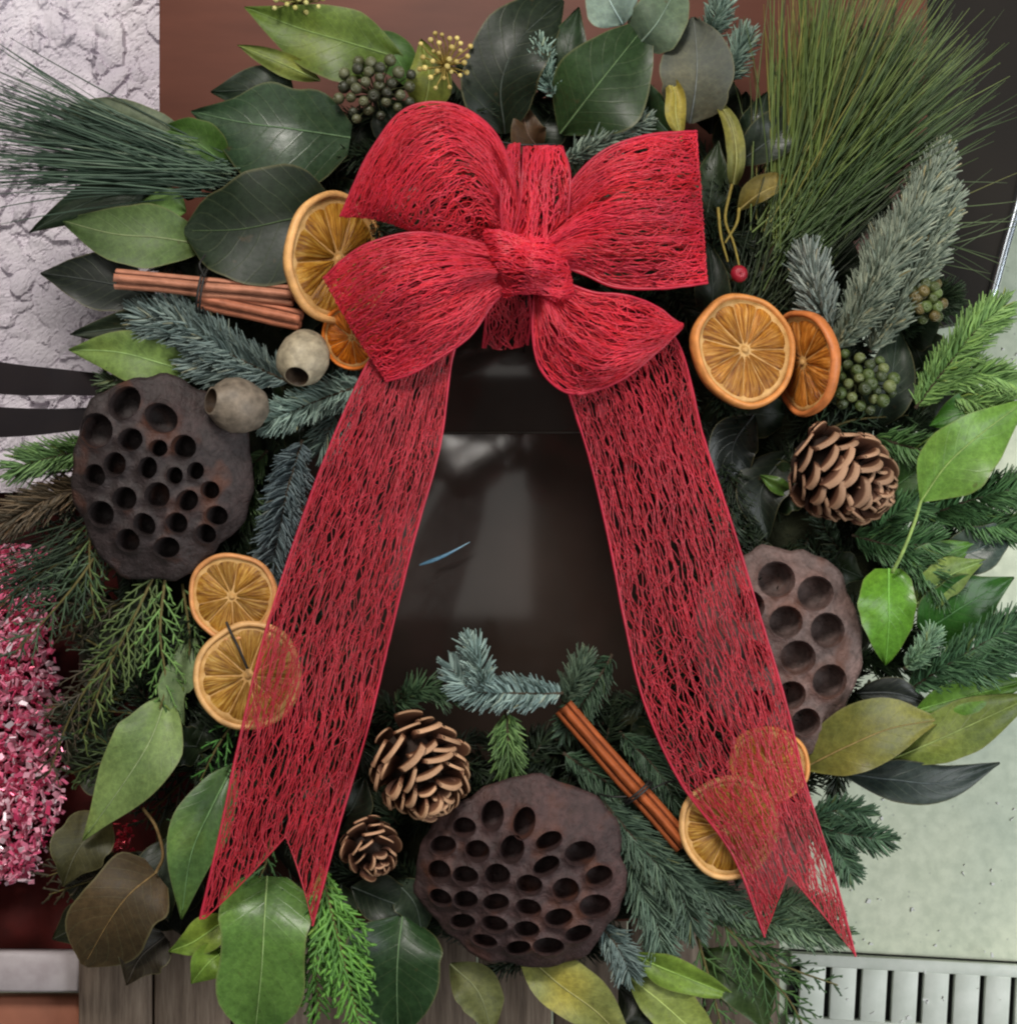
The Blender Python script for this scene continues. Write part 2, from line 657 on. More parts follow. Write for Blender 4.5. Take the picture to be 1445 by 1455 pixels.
obj('rail', dbox(226, 1318, -160, 400, -0.025, 0.0), 'door', door)
obj('stile', dbox(300, 430, 400.5, 1180, -0.025, 0.0), 'door', door)
obj('stile', dbox(1060, 1150, 400.5, 1180, -0.025, 0.0), 'door', door)
obj('rail', dbox(300, 1150, 1180.5, 1310, -0.025, 0.0), 'door', door)
obj('pane', dbox(428, 1064, 398, 612, -0.018, -0.012, 0.0006), 'glass', door)
obj('pane', dbox(428, 1064, 614.5, 1184, -0.018, -0.012, 0.0006), 'glass', door)
M['seam'] = simple('grey_seam', lin(52, 46, 42), lin(74, 66, 58), 80, 0.5)
obj('seam', dbox(428, 1064, 612.2, 614.3, -0.017, -0.0116, 0.0002), 'seam', door)

# weathered planks under the bottom of the wreath
M['plank'] = NT('weathered_plank').m
n = NT('weathered_plank')
oi = n.n('ShaderNodeObjectInfo')
v = n.coord('Object', (14, 1, 1))
f = n.noise(v, 14, 6, 0.65)
c = n.ramp(f, [(0.25, lin(66, 54, 46)), (0.5, lin(112, 98, 86)), (0.75, lin(146, 132, 118))])
n.col(n.mix(c, oi.outputs['Color'], 1.0, 'MULTIPLY'))
n.set(0.75, 0.3)
n.bump(f, 0.5, 0.0015)
M['plank'] = n.m
ZW = -255
c0 = P(620, 1460, ZW)
crate = thing('wooden_crate_top', 'grey weathered wooden planks under the bottom of the wreath', 'planks', tuple(c0))
x = 112
for k in range(9):
    wd = 108 + rng.uniform(-6, 6)
    a, b = P(x, 1640, ZW), P(x + wd, 1296 + rng.uniform(-4, 4), ZW)
    m = MB()
    m.box(a[0] - c0[0], b[0] - c0[0], a[1] - c0[1], b[1] - c0[1], -0.02, rng.uniform(-0.001, 0.001), 0.0015)
    t = rng.uniform(0.8, 1.15)
    obj('plank', m, 'plank', crate, color=(t, t * .97, t * .94))
    x += wd + 4

# lower left: white batten, terracotta tile, dark red cloth
M['batten'] = simple('white_batten_paint', lin(150, 140, 142), lin(182, 174, 176), 40, 0.6, 0.2)
M['tile'] = simple('terracotta', lin(124, 74, 54), lin(146, 90, 68), 30, 0.7, 0.2)
mb = MB()
a, b = P(-120, 1412, -300), P(118, 1356, -300)
mb.box(a[0], b[0], a[1], b[1], -320 * S, -292 * S, 0.002)
o = obj('white_batten', mb, 'batten')
o.rotation_euler = (0, 0, R(-0.3))
tag(o, 'narrow white wooden batten at the lower left edge', 'batten')
mb = MB()
a, b = P(-120, 1640, -330), P(112, 1418, -330)
mb.box(a[0], b[0], a[1], b[1], -360 * S, -330 * S, 0.002)
o = obj('terracotta_tile', mb, 'tile')
tag(o, 'orange brown terracotta tile below the white batten', 'tile')
M['cloth'] = simple('dark_red_cloth', lin(40, 14, 12), lin(70, 20, 17), 30, 0.75, 0.4, 0.15)
mb = MB()
gx, gy = np.meshgrid(np.linspace(-120, 300, 40), np.linspace(650, 1362, 34))
gz = -365 + 16 * np.sin(gx / 23 + gy / 41) + 10 * np.sin(gy / 17 - gx / 50) + rng.normal(0, 1.2, gx.shape)
mb.grid(np.array([[P(gx[i, j], gy[i, j], gz[i, j]) for j in range(40)] for i in range(34)]))
o = obj('red_cloth', mb, 'cloth')
tag(o, 'crumpled dark red cloth under the pink tinsel at the lower left', 'cloth')

# pink foil tinsel heap
M['foil'] = NT('pink_foil').m
n = NT('pink_foil')
gn = n.n('ShaderNodeNewGeometry')
c = n.ramp(gn.outputs['Random Per Island'], [(0.0, lin(214, 56, 104)), (0.35, lin(246, 122, 162)), (0.7, lin(250, 180, 202)), (1.0, lin(240, 222, 232))])
n.col(c)
n.set(0.26, 0.6, 0.2)
M['foil'] = n.m
mb = MB()


def foil(x, y, z, L, W):
    c = P(x, y, z)
    U = unit(rng.normal(0, 1, 3)) * L * S
    Vv = unit(np.cross(U, rng.normal(0, 1, 3))) * W * S
    Nn = unit(np.cross(U, Vv)) * 1.0 * S
    v = np.array([c - U - Vv, c + U - Vv * .5, c + U + Vv, c - U * .7 + Vv])
    mb.add(np.vstack([v + Nn, v - Nn]), [(0, 1, 2, 3), (7, 6, 5, 4), (0, 4, 5, 1), (1, 5, 6, 2), (2, 6, 7, 3), (3, 7, 4, 0)])


for k in range(4200):
    y = rng.uniform(775, 1255)
    lim = 80 - 0.0016 * (y - 1080) ** 2 * (0.5 if y < 1080 else 1)
    lim = max(lim, 62 if y < 900 else 30) + (16 if k % 2 else 0)
    x = rng.uniform(-110, lim)
    foil(x, y, -300 + rng.uniform(-30, 45), rng.uniform(3, 9), rng.uniform(2, 5.5))
o = obj('pink_tinsel', mb, 'foil', smooth=False, kind='stuff')
tag(o, 'heap of shiny pink foil tinsel at the left edge', 'tinsel')
mb = MB()
M['redfoil'] = simple('red_foil', lin(150, 14, 24), lin(225, 60, 80), 300, 0.25, 0, 0.6, metal=0.4)
for k in range(46):
    t = rng.uniform(0, 1)
    foil(150 + 35 * t + rng.normal(0, 6), 1230 - 55 * t + rng.normal(0, 9), -100 + rng.uniform(-15, 15), rng.uniform(2, 6), rng.uniform(1.5, 4))
o = obj('red_foil_sprig', mb, 'redfoil', smooth=False)
tag(o, 'small glinting red foil sprig between the lower left leaves', 'foil sprig')

# black upright panel with chrome edge, upper right
M['blackpanel'] = simple('black_panel', lin(30, 27, 25), lin(36, 32, 28), 8, 0.5, 0.05, 0.15)
M['chrome'] = simple('steel_edge', (0.45, 0.5, 0.56), (0.6, 0.65, 0.7), 30, 0.22, 0, 0.5, metal=1.0)
ZB = -360
b0 = P(1385, 200, ZB)
bp = thing('black_panel', 'black panel with a steel edge at the upper right', 'panel', tuple(b0))
mb = MB()
outl = [(1300, -160), (1520, -160), (1468, 150), (1446, 270), (1404, 425), (1396, 452), (1300, 470)]
top = np.array([P(x, y, ZB) - b0 for x, y in outl])
bot = top.copy()
bot[:, 2] -= 0.03
k = len(outl)
mb.add(np.vstack([top, bot]), [(i, (i + 1) % k, k + (i + 1) % k, k + i) for i in range(k)], [(0, i, i + 1) for i in range(1, k - 1)])
obj('board', mb, 'blackpanel', bp, smooth=False)
mb = MB()
pth = cr(w3([(1522, -160, ZB), (1472, 150, ZB), (1450, 270, ZB), (1428, 350, ZB), (1406, 430, ZB)]), 24) - b0
mb.tubes(pth, 9 * S, 12, caps=True)
obj('edge_strip', mb, 'chrome', bp)
# ================================================================== WREATH
WC = (716, 738)
wreath = thing('evergreen_wreath', 'large evergreen wreath of fir, ivy, laurel and pine lying on the cabinet door', 'wreath', tuple(P(WC[0], WC[1], -100)))
WO = P(WC[0], WC[1], -100)


def wobj(name, mb, mat, parent=None, **kw):
    o = obj(name, mb, mat, parent if parent is not None else wreath, **kw)
    if parent is None:
        o.matrix_parent_inverse = Matrix.Translation(-Vector(WO))
    return o


# base ring of moss and straw
M['moss'] = simple('moss_base', lin(20, 24, 14), lin(44, 46, 28), 60, 0.9, 0.8, 0.2, dist=0.004)
mb = MB()
nu, nv = 120, 18
G = np.zeros((nu, nv, 3))
for i in range(nu):
    a = i / (nu - 1) * 2 * math.pi
    for j in range(nv):
        b = j / nv * 2 * math.pi
        rr = 122 + 9 * math.sin(7 * a + 2 * b) + 7 * math.sin(13 * a - 3 * b)
        r = 430 + rr * math.cos(b)
        G[i, j] = P(WC[0] + r * math.cos(a) * 0.98, WC[1] + r * math.sin(a) * 1.08, -112 + rr * 0.5 * math.sin(b))
G[-1] = G[0]
mb.grid(G, closed_v=True)
wobj('base_ring', mb, 'moss')


# ---- needle sprigs
def needles_on(mb, path, nl, per, style='flat', spread=60, rad=1.3, taper=True, up=0.35, curve=0.25):
    """needles along a path (n,3) in metres; nl length in units; per = needles per unit of length"""
    seg = np.linalg.norm(np.diff(path, axis=0), axis=1)
    cum = np.concatenate([[0], np.cumsum(seg)])
    L = cum[-1]
    m = int(L / S * per)
    t = np.sort(rng.uniform(0.02, 1, m)) * L
    pos = np.stack([np.interp(t, cum, path[:, k]) for k in range(3)], 1)
    T = np.gradient(path, axis=0)
    T /= np.linalg.norm(T, axis=1, keepdims=True)
    tt = np.stack([np.interp(t, cum, T[:, k]) for k in range(3)], 1)
    tt /= np.linalg.norm(tt, axis=1, keepdims=True)
    Z = np.array([0, 0, 1.0])
    side = np.cross(tt, Z)
    side /= np.linalg.norm(side, axis=1, keepdims=True) + 1e-9
    upv = np.cross(side, tt)
    sg = rng.choice([-1, 1], m)
    if style == 'flat':
        phi = rng.normal(0.25, 0.38, m)
    else:
        phi = rng.uniform(-0.5, math.pi / 2 + 0.2, m)
    radv = side * (sg * np.cos(phi))[:, None] + upv * np.sin(phi)[:, None]
    f = t / L
    ang = np.radians(spread + rng.normal(0, 7, m)) * (1 - 0.55 * np.clip((f - 0.8) / 0.2, 0, 1))
    d = tt * np.cos(ang)[:, None] + radv * np.sin(ang)[:, None]
    ln = nl * S * rng.uniform(0.75, 1.1, m) * (1 - 0.35 * np.clip((f - 0.85) / 0.15, 0, 1) if taper else 1) * np.clip(0.5 + f * 3, 0, 1)
    p0 = pos
    p1 = pos + d * (ln * 0.5)[:, None]
    d2 = d * (1 - curve) + tt * curve
    d2[:, 2] += up * 0.4
    d2 += rng.normal(0, 0.14, d2.shape)
    d2 /= np.linalg.norm(d2, axis=1, keepdims=True)
    p2 = p1 + d2 * (ln * 0.5)[:, None]
    r = rad * S * rng.uniform(0.8, 1.2, m)[:, None] * np.array([[0.8, 1.0, 0.35]])
    mb.tubes(np.stack([p0, p1, p2], 1), r, 3)


def fir(pts, nl, per, color, style='flat', spread=60, rad=1.35,  twigs=(), stem=3.0, up=0.35, curve=0.25, scol=(60, 48, 34)):
    g_ = sum(color) / 3
    color = tuple(min(0.9, (c * 0.80 + g_ * 0.20) * 1.42) for c in color)
    rad *= 1.28
    per *= 0.95
    path = cr(w3(pts), 24)
    sm = MB()
    sm.tubes(path, np.linspace(stem, stem * 0.4, 24) * S, 6)
    nm = MB()
    needles_on(nm, path, nl, per, style, spread, rad, up=up, curve=curve)
    for tw in twigs:
        p2 = cr(w3(tw), 14)
        sm.tubes(p2, np.linspace(stem * 0.7, stem * 0.3, 14) * S, 5)
        needles_on(nm, p2, nl * 0.9, per, style, spread, rad, up=up, curve=curve)
    s = wobj('fir_sprig', sm, 'twig', color=lin(*scol))
    c = obj('needles', nm, 'needle', s, color=color, kind='stuff')
    return s


# filler: dark fir and small leaves all round the ring (too many and too hidden to pick apart)
fill = MB()
fstem = MB()
for k in range(430):
    a = rng.uniform(0, 2 * math.pi)
    r0 = rng.uniform(290, 560)
    da = rng.choice([-1, 1]) * rng.uniform(0.12, 0.34)
    r1 = np.clip(r0 + rng.uniform(-90, 90), 285, 585)
    z0 = rng.uniform(-100, -35)
    x0, y0 = WC[0] + r0 * math.cos(a), WC[1] + r0 * math.sin(a) * 1.10
    x1, y1 = WC[0] + r1 * math.cos(a + da), WC[1] + r1 * math.sin(a + da) * 1.10
    if (540 < x1 < 920 and 470 < y1 < 935) or (540 < x0 < 920 and 470 < y0 < 935) or x1 > 1335 or (x1 < 190 and y1 < 620):
        continue
    path = cr(w3([(x0, y0, z0), ((x0 + x1) / 2, (y0 + y1) / 2, z0 + 25), (x1, y1, z0 + 8)]), 10)
    fstem.tubes(path, 2.2 * S, 4)
    needles_on(fill, path, rng.uniform(24, 36), 1.1, 'brush', 55, 1.6)
wobj('filler_needles', fill, 'needle', color=lin(38, 50, 34), kind='stuff')
wobj('filler_twigs', fstem, 'twig', color=lin(50, 42, 30), kind='stuff')

BLUE = lin(94, 110, 108)
BLUE_D = lin(72, 86, 92)
NOBLE = lin(122, 132, 116)
GREENF = lin(84, 116, 56)
DARKF = lin(48, 72, 50)
MIDF = lin(60, 86, 56)

# left side blue firs
fir([(415, 545, 5), (330, 505, 20), (255, 468, 18), (195, 448, 5)], 46, 2.6, BLUE, 'flat', 52, 1.5, twigs=[[(390, 540, 4), (330, 535, 10), (270, 512, 8)], [(340, 505, 18), (290, 470, 24), (235, 440, 14)]])
fir([(520, 545, 20), (450, 570, 28), (380, 600, 18)], 36, 2.6, lin(108, 130, 122), 'flat', 58, 1.5)
fir([(430, 625, 10), (408, 700, 16), (394, 770, 2), (376, 835, -30)], 38, 3.0, BLUE_D, 'flat', 66, 1.6)
fir([(500, 500, -10), (490, 560, 0), (455, 640, -5)], 40, 2.0, lin(72, 92, 86), 'flat', 50, 1.4)
# centre bottom
fir([(800, 985, 10), (730, 985, 22), (670, 980, 22), (640, 945, 14)], 34, 2.6, lin(106, 128, 126), 'flat', 62, 1.7)
fir([(690, 985, 24), (680, 945, 34), (668, 912, 28)], 32, 2.6, lin(118, 140, 136), 'brush', 52, 1.8)
fir([(800, 1000, -5), (818, 965, 5), (828, 935, 0)], 34, 2.6, lin(82, 100, 80), 'brush', 50, 1.4)
fir([(720, 1010, 5), (722, 1055, 16), (724, 1090, 5)], 36, 2.4, GREENF, 'flat', 50, 1.5)
fir([(560, 1000, -20), (600, 980, -5), (640, 990, -10)], 34, 2.0, MIDF, 'brush', 55, 1.4)
fir([(870, 930, -20), (840, 980, -5), (800, 1040, -10)], 34, 2.0, DARKF, 'flat', 55, 1.4)
fir([(850, 1130, 0), (900, 1190, 14), (960, 1260, 12), (985, 1320, -4)], 48, 2.3, lin(68, 90, 72), 'flat', 48, 1.5, twigs=[[(880, 1170, 8), (900, 1230, 6), (920, 1290, 0)], [(920, 1210, 10), (980, 1250, 10), (1050, 1290, 0)]])
fir([(900, 1250, -10), (930, 1300, 0), (940, 1350, -10)], 44, 2.3, lin(84, 108, 92), 'flat', 48, 1.5)
fir([(850, 1310, 0), (880, 1350, 10), (895, 1385, 0)], 34, 2.4, lin(92, 110, 108), 'flat', 55, 1.5)
fir([(1000, 1290, -20), (1090, 1310, 4), (1195, 1328, 8)], 38, 2.6, lin(84, 110, 82), 'flat', 52, 1.6, twigs=[[(1080, 1300, 0), (1130, 1285, 8), (1180, 1300, 4)]])
fir([(1100, 1150, -20), (1180, 1180, 2), (1262, 1195, 2)], 32, 2.6, lin(54, 84, 60), 'flat', 58, 1.6, twigs=[[(1150, 1165, -6), (1195, 1150, 0), (1235, 1160, 0)], [(1150, 1170, -6), (1190, 1210, 0), (1210, 1245, 0)]])
fir([(880, 1040, -15), (930, 1090, 0), (960, 1140, -10)], 40, 2.2, DARKF, 'flat', 50, 1.4)
fir([(800, 1070, -10), (860, 1110, 0), (910, 1150, -10)], 38, 2.2, DARKF, 'flat', 50, 1.4)
# right side
fir([(1185, 500, 0), (1235, 420, 34), (1290, 320, 40), (1335, 225, 26)], 52, 4.4, NOBLE, 'brush', 44, 2.0, stem=4.0, twigs=[[(1215, 470, 10), (1240, 400, 26), (1262, 330, 20)], [(1270, 440, 0), (1310, 360, 16), (1345, 280, 8)], [(1235, 500, -8), (1275, 430, 14), (1320, 350, 18)]])
fir([(1180, 470, 10), (1160, 420, 30), (1145, 365, 30)], 48, 3.2, lin(124, 132, 126), 'brush', 44, 1.9)
fir([(1300, 580, -5), (1345, 520, 14), (1385, 470, 18), (1425, 435, 4)], 42, 2.8, lin(104, 140, 66), 'flat', 52, 1.6, twigs=[[(1330, 545, 6), (1385, 530, 12), (1440, 545, 4)], [(1350, 560, 2), (1400, 575, 8), (1450, 580, 0)]])
fir([(1240, 620, -15), (1310, 640, 0), (1380, 650, -5)], 38, 2.4, lin(66, 104, 50), 'flat', 55, 1.5)
fir([(1300, 740, -30), (1380, 710, -8), (1460, 690, -8)], 42, 2.6, lin(64, 104, 56), 'flat', 55, 1.6, twigs=[[(1340, 720, -18), (1400, 745, -10), (1460, 750, -10)]])
fir([(1290, 980, -20), (1360, 935, 6), (1455, 880, 6)], 42, 2.6, lin(60, 96, 62), 'flat', 58, 1.6, twigs=[[(1330, 950, -4), (1390, 950, 4), (1440, 930, 0)]])
fir([(1285, 950, 0), (1310, 925, 16), (1325, 900, 16)], 28, 2.8, lin(116, 150, 118), 'brush', 55, 1.6)
fir([(1210, 760, -10), (1270, 775, 4), (1330, 770, 0)], 40, 2.6, lin(58, 96, 52), 'flat', 55, 1.5, twigs=[[(1240, 765, -4), (1270, 730, 4), (1310, 715, 0)], [(1260, 775, 0), (1310, 810, 0), (1350, 850, -6)]])
fir([(1050, 640, -30), (1030, 740, -20), (1060, 800, -25)], 34, 1.8, lin(34, 50, 36), 'flat', 55, 1.3)
# top, frosted bits
fir([(790, 140, -5), (775, 105, 12), (768, 62, 8)], 28, 2.4, lin(120, 146, 134), 'brush', 58, 1.7)
fir([(800, 230, -10), (850, 205, 6), (915, 170, 4)], 32, 2.4, lin(108, 124, 112), 'brush', 52, 1.6)
fir([(1000, 60, -20), (1020, 20, 0), (1020, -30, -5)], 34, 2.4, lin(110, 132, 120), 'brush', 55, 1.6)
fir([(1020, 120, -20), (1040, 90, -5), (1060, 50, -10)], 34, 2.2, lin(100, 122, 110), 'brush', 55, 1.5)
# left small firs
fir([(160, 640, -30), (95, 645, -8), (20, 665, -8)], 42, 2.2, lin(80, 112, 56), 'flat', 45, 1.4)
fir([(150, 690, -40), (80, 705, -20), (10, 740, -20)], 46, 2.0, lin(82, 66, 46), 'flat', 42, 1.4)
fir([(380, 640, -40), (350, 680, -25), (355, 740, -25)], 34, 2.0, lin(60, 84, 44), 'flat', 50, 1.4)
fir([(270, 560, -30), (200, 545, -15), (150, 540, -20)], 34, 1.8, lin(60, 76, 48), 'flat', 50, 1.4)


# ---- cedar / cypress fronds
def frond(pts, reach, color, dens=14.0, rad=1.7, name='cedar_frond', droop=0.0):
    path = cr(w3(pts), 26)
    st = MB()
    st.tubes(path, np.linspace(2.6, 1.1, 26) * S, 5)
    ls = MB()
    T = np.gradient(path, axis=0)
    L = np.linalg.norm(np.diff(path, axis=0), axis=1).sum() / S
    nb = max(5, int(L / dens))
    tubes1, tubes2 = [], []
    for k in range(nb):
        f = (k + 0.6) / nb
        i = f * 25
        p = np.array([np.interp(i, range(26), path[:, c]) for c in range(3)])
        t = unit([np.interp(i, range(26), T[:, c]) for c in range(3)])
        sd = unit(np.cross(t, [0, 0, 1])) * (1 if k % 2 else -1)
        ln = reach * (1.05 - 0.7 * f) * rng.uniform(0.8, 1.15) * min(1, 0.4 + f * 3)
        a = R(rng.uniform(30, 46))
        d = t * math.cos(a) + sd * math.sin(a) + np.array([0, 0, rng.normal(0.05, 0.15)])
        e = [p + d * ln * S * q + t * ln * S * 0.22 * q * q + np.array([0, 0, -droop * S * q * q]) for q in np.linspace(0, 1, 5)]
        tubes1.append(e)
        e = np.array(e)
        ns = max(2, int(ln / 8))
        for s in range(ns):
            g = (s + 0.7) / ns
            q = np.array([np.interp(g * 4, range(5), e[:, c]) for c in range(3)])
            dd = unit(e[-1] - e[0])
            s2 = unit(np.cross(dd, [0, 0, 1])) * (1 if s % 2 else -1)
            l2 = ln * 0.38 * (1.1 - g * 0.8) * rng.uniform(0.7, 1.2)
            a2 = R(rng.uniform(28, 44))
            d2 = dd * math.cos(a2) + s2 * math.sin(a2) + np.array([0, 0, rng.normal(0.05, 0.15)])
            tubes2.append([q, q + d2 * l2 * 0.5 * S, q + d2 * l2 * S + dd * l2 * 0.12 * S])
    ls.tubes(np.array(tubes1), np.array([[1.0, 1.0, 0.9, 0.7, 0.3]]) * rad * S, 4)
    if tubes2:
        ls.tubes(np.array(tubes2), np.array([[0.9, 0.9, 0.35]]) * rad * S, 4)
    o = wobj(name, st, 'twig', color=lin(*[92, 84, 46]))
    obj('scale_leaves', ls, 'needle', o, color=color, kind='stuff')


OLC = lin(76, 92, 48)
frond([(225, 805, -5), (190, 880, 10), (150, 960, 6), (118, 1050, -15)], 74, OLC, 13)
frond([(235, 820, 0), (228, 900, 18), (235, 980, 10), (205, 1060, 0)], 60, lin(92, 124, 66), 12)
frond([(150, 770, -10), (100, 840, 0), (20, 930, -10)], 80, lin(52, 70, 48), 13)
frond([(130, 720, -20), (128, 800, -4), (135, 880, -12)], 56, lin(72, 92, 50), 13)
frond([(110, 790, -30), (50, 820, -18), (-20, 880, -20)], 70, lin(44, 62, 46), 13)
frond([(260, 830, -12), (270, 920, 0), (250, 1010, -6)], 56, lin(78, 104, 54), 12)
frond([(180, 900, -40), (110, 1000, -30), (70, 1100, -40)], 70, lin(58, 50, 36), 13)
frond([(150, 640, -40), (80, 700, -30), (0, 760, -40)], 70, lin(56, 58, 38), 13)
frond([(345, 1010, -20), (310, 1060, -2), (285, 1110, -6)], 44, lin(66, 116, 50), 12)
frond([(330, 1110, -15), (300, 1150, -5), (240, 1180, -10)], 44, lin(60, 100, 46), 12)
frond([(455, 1230, 10), (475, 1310, 34), (495, 1390, 36), (515, 1470, 26)], 76, lin(90, 136, 58), 6.0, 2.6)
frond([(440, 1260, -10), (445, 1340, 4), (455, 1440, 0)], 66, lin(80, 124, 52), 6.0, 2.5)
frond([(385, 1190, -20), (375, 1235, -8), (350, 1275, -10)], 40, lin(70, 104, 60), 11)
frond([(1000, 1280, -15), (1060, 1350, 4), (1120, 1420, 4), (1150, 1480, -6)], 78, lin(54, 84, 42), 12)
frond([(1060, 1330, -20), (1110, 1370, -6), (1190, 1400, -8)], 50, lin(46, 72, 42), 12)
frond([(990, 1330, -25), (1010, 1400, -10), (1030, 1480, -15)], 60, lin(60, 88, 44), 12)
frond([(1130, 640, -35), (1200, 600, -22), (1290, 590, -22)], 56, lin(40, 60, 36), 12)


# dark fronds and sprigs filling the outer lower left and the right flank
for k in range(26):
    x, y = rng.uniform(150, 300), rng.uniform(640, 1240)
    d = rng.uniform(1.9, 3.9)
    L = rng.uniform(90, 150)
    x1 = max(x + L * math.cos(d), 60 + rng.uniform(0, 25) if y > 900 else 5)
    y1 = y + L * math.sin(d) * 0.9
    z = rng.uniform(-95, -45)
    frond([(x, y, z), ((x + x1) / 2, (y + y1) / 2, z + 10), (x1, y1, z - 6)], rng.uniform(48, 72), [lin(44, 52, 34), lin(56, 50, 34), lin(40, 56, 40), lin(60, 74, 42)][k % 4], 11, 1.9)
for k in range(12):
    x, y = rng.uniform(1215, 1300), rng.uniform(400, 960)
    x1, y1 = x + rng.uniform(40, 95), y + rng.uniform(-50, 50)
    z = rng.uniform(-90, -50)
    fir([(x, y, z), ((x + x1) / 2, (y + y1) / 2, z + 10), (x1, y1, z)], 40, 2.2, lin(44, 64, 38), 'brush', 55, 1.5)


# ---- long pine needles
def tuft(base, dirs, count, L0, L1, color, spread_z=0.25, rad=0.9, bend=0.1, base_jit=18, name='pine_tuft', along=None):
    nb = MB()
    pts = []
    b = np.array(base, float)
    for k in range(count):
        a = R(rng.uniform(*dirs))
        L = rng.uniform(L0, L1)
        if along is not None:
            f = rng.uniform(0, 1)
            o0 = b + (np.array(along, float) - b) * f
        else:
            o0 = b.copy()
        o0 = o0 + rng.normal(0, base_jit, 3) * np.array([1, 1, 0.6])
        d = np.array([math.cos(a), -math.sin(a), rng.normal(0.06, spread_z)])
        bb = rng.normal(0, bend)
        pd = np.array([-d[1], d[0], 0])
        pts.append([P(*(o0 + d * L * q + pd * L * bb * q * q + np.array([0, 0, -18 * q * q]))) for q in np.linspace(0, 1, 6)])
    nb.tubes(np.array(pts), np.array([[1, 1, 1, .9, .7, .3]]) * rad * S, 3)
    st = MB()
    aa = R((dirs[0] + dirs[1]) / 2)
    q0 = b - np.array([math.cos(aa), -math.sin(aa), 0]) * 50
    st.tubes(cr(w3([q0 - np.array([0, 0, 10]), b, (along if along is not None else b + np.array([math.cos(aa), -math.sin(aa), 0]) * 40)]), 10), np.linspace(4, 2, 10) * S, 6)
    o = wobj(name, st, 'twig', color=lin(70, 58, 34))
    obj('needles', nb, 'needle', o, color=color, kind='stuff')


tuft((1105, 340, 5), (38, 93), 640, 190, 365, lin(92, 108, 52), 0.16, 1.35, 0.06, 16, along=(1150, 260, 12))
tuft((1110, 380, 0), (33, 70), 480, 180, 365, lin(66, 86, 44), 0.14, 1.35, 0.06, 18, along=(1160, 290, 10))
tuft((1120, 300, 0), (50, 92), 220, 200, 330, lin(130, 126, 66), 0.14, 1.05, 0.06, 16)
tuft((1080, 440, -15), (38, 80), 260, 120, 300, lin(48, 60, 36), 0.16, 1.1, 0.06, 18)
tuft((1150, 270, -25), (40, 88), 360, 150, 290, lin(52, 64, 36), 0.12, 1.15, 0.06, 34)
tuft((1290, 330, -5), (-20, 34), 16, 110, 165, lin(96, 112, 76), 0.10, 0.8, 0.06, 26)
tuft((330, 255, 0), (153, 184), 340, 200, 360, lin(66, 86, 72), 0.10, 1.35, 0.05, 14, along=(270, 235, 6))
tuft((300, 245, -5), (155, 176), 100, 200, 320, lin(112, 128, 110), 0.08, 1.05, 0.05, 12)
tuft((110, 780, -30), (195, 235), 90, 90, 190, lin(48, 62, 46), 0.10, 1.0, 0.06, 20)


# ---- broad leaves
PROF = {
    'ovate': [0.05, 0.52, 0.86, 1.0, 0.97, 0.84, 0.60, 0.30, 0.02],
    'obovate': [0.05, 0.30, 0.58, 0.82, 0.98, 1.0, 0.86, 0.52, 0.02],
    'lance': [0.05, 0.50, 0.80, 0.97, 1.0, 0.90, 0.68, 0.36, 0.02],
    'round': [0.10, 0.70, 0.95, 1.0, 1.0, 0.95, 0.84, 0.58, 0.05],
    'ivy': [0.30, 0.80, 0.98, 0.92, 1.0, 0.86, 0.52, 0.26, 0.02],
    'square': [0.45, 0.95, 1.0, 0.96, 0.94, 0.95, 0.98, 0.80, 0.10],
    'strap': [0.45, 0.8, 0.95, 1.0, 1.0, 0.92, 0.74, 0.45, 0.03],
}


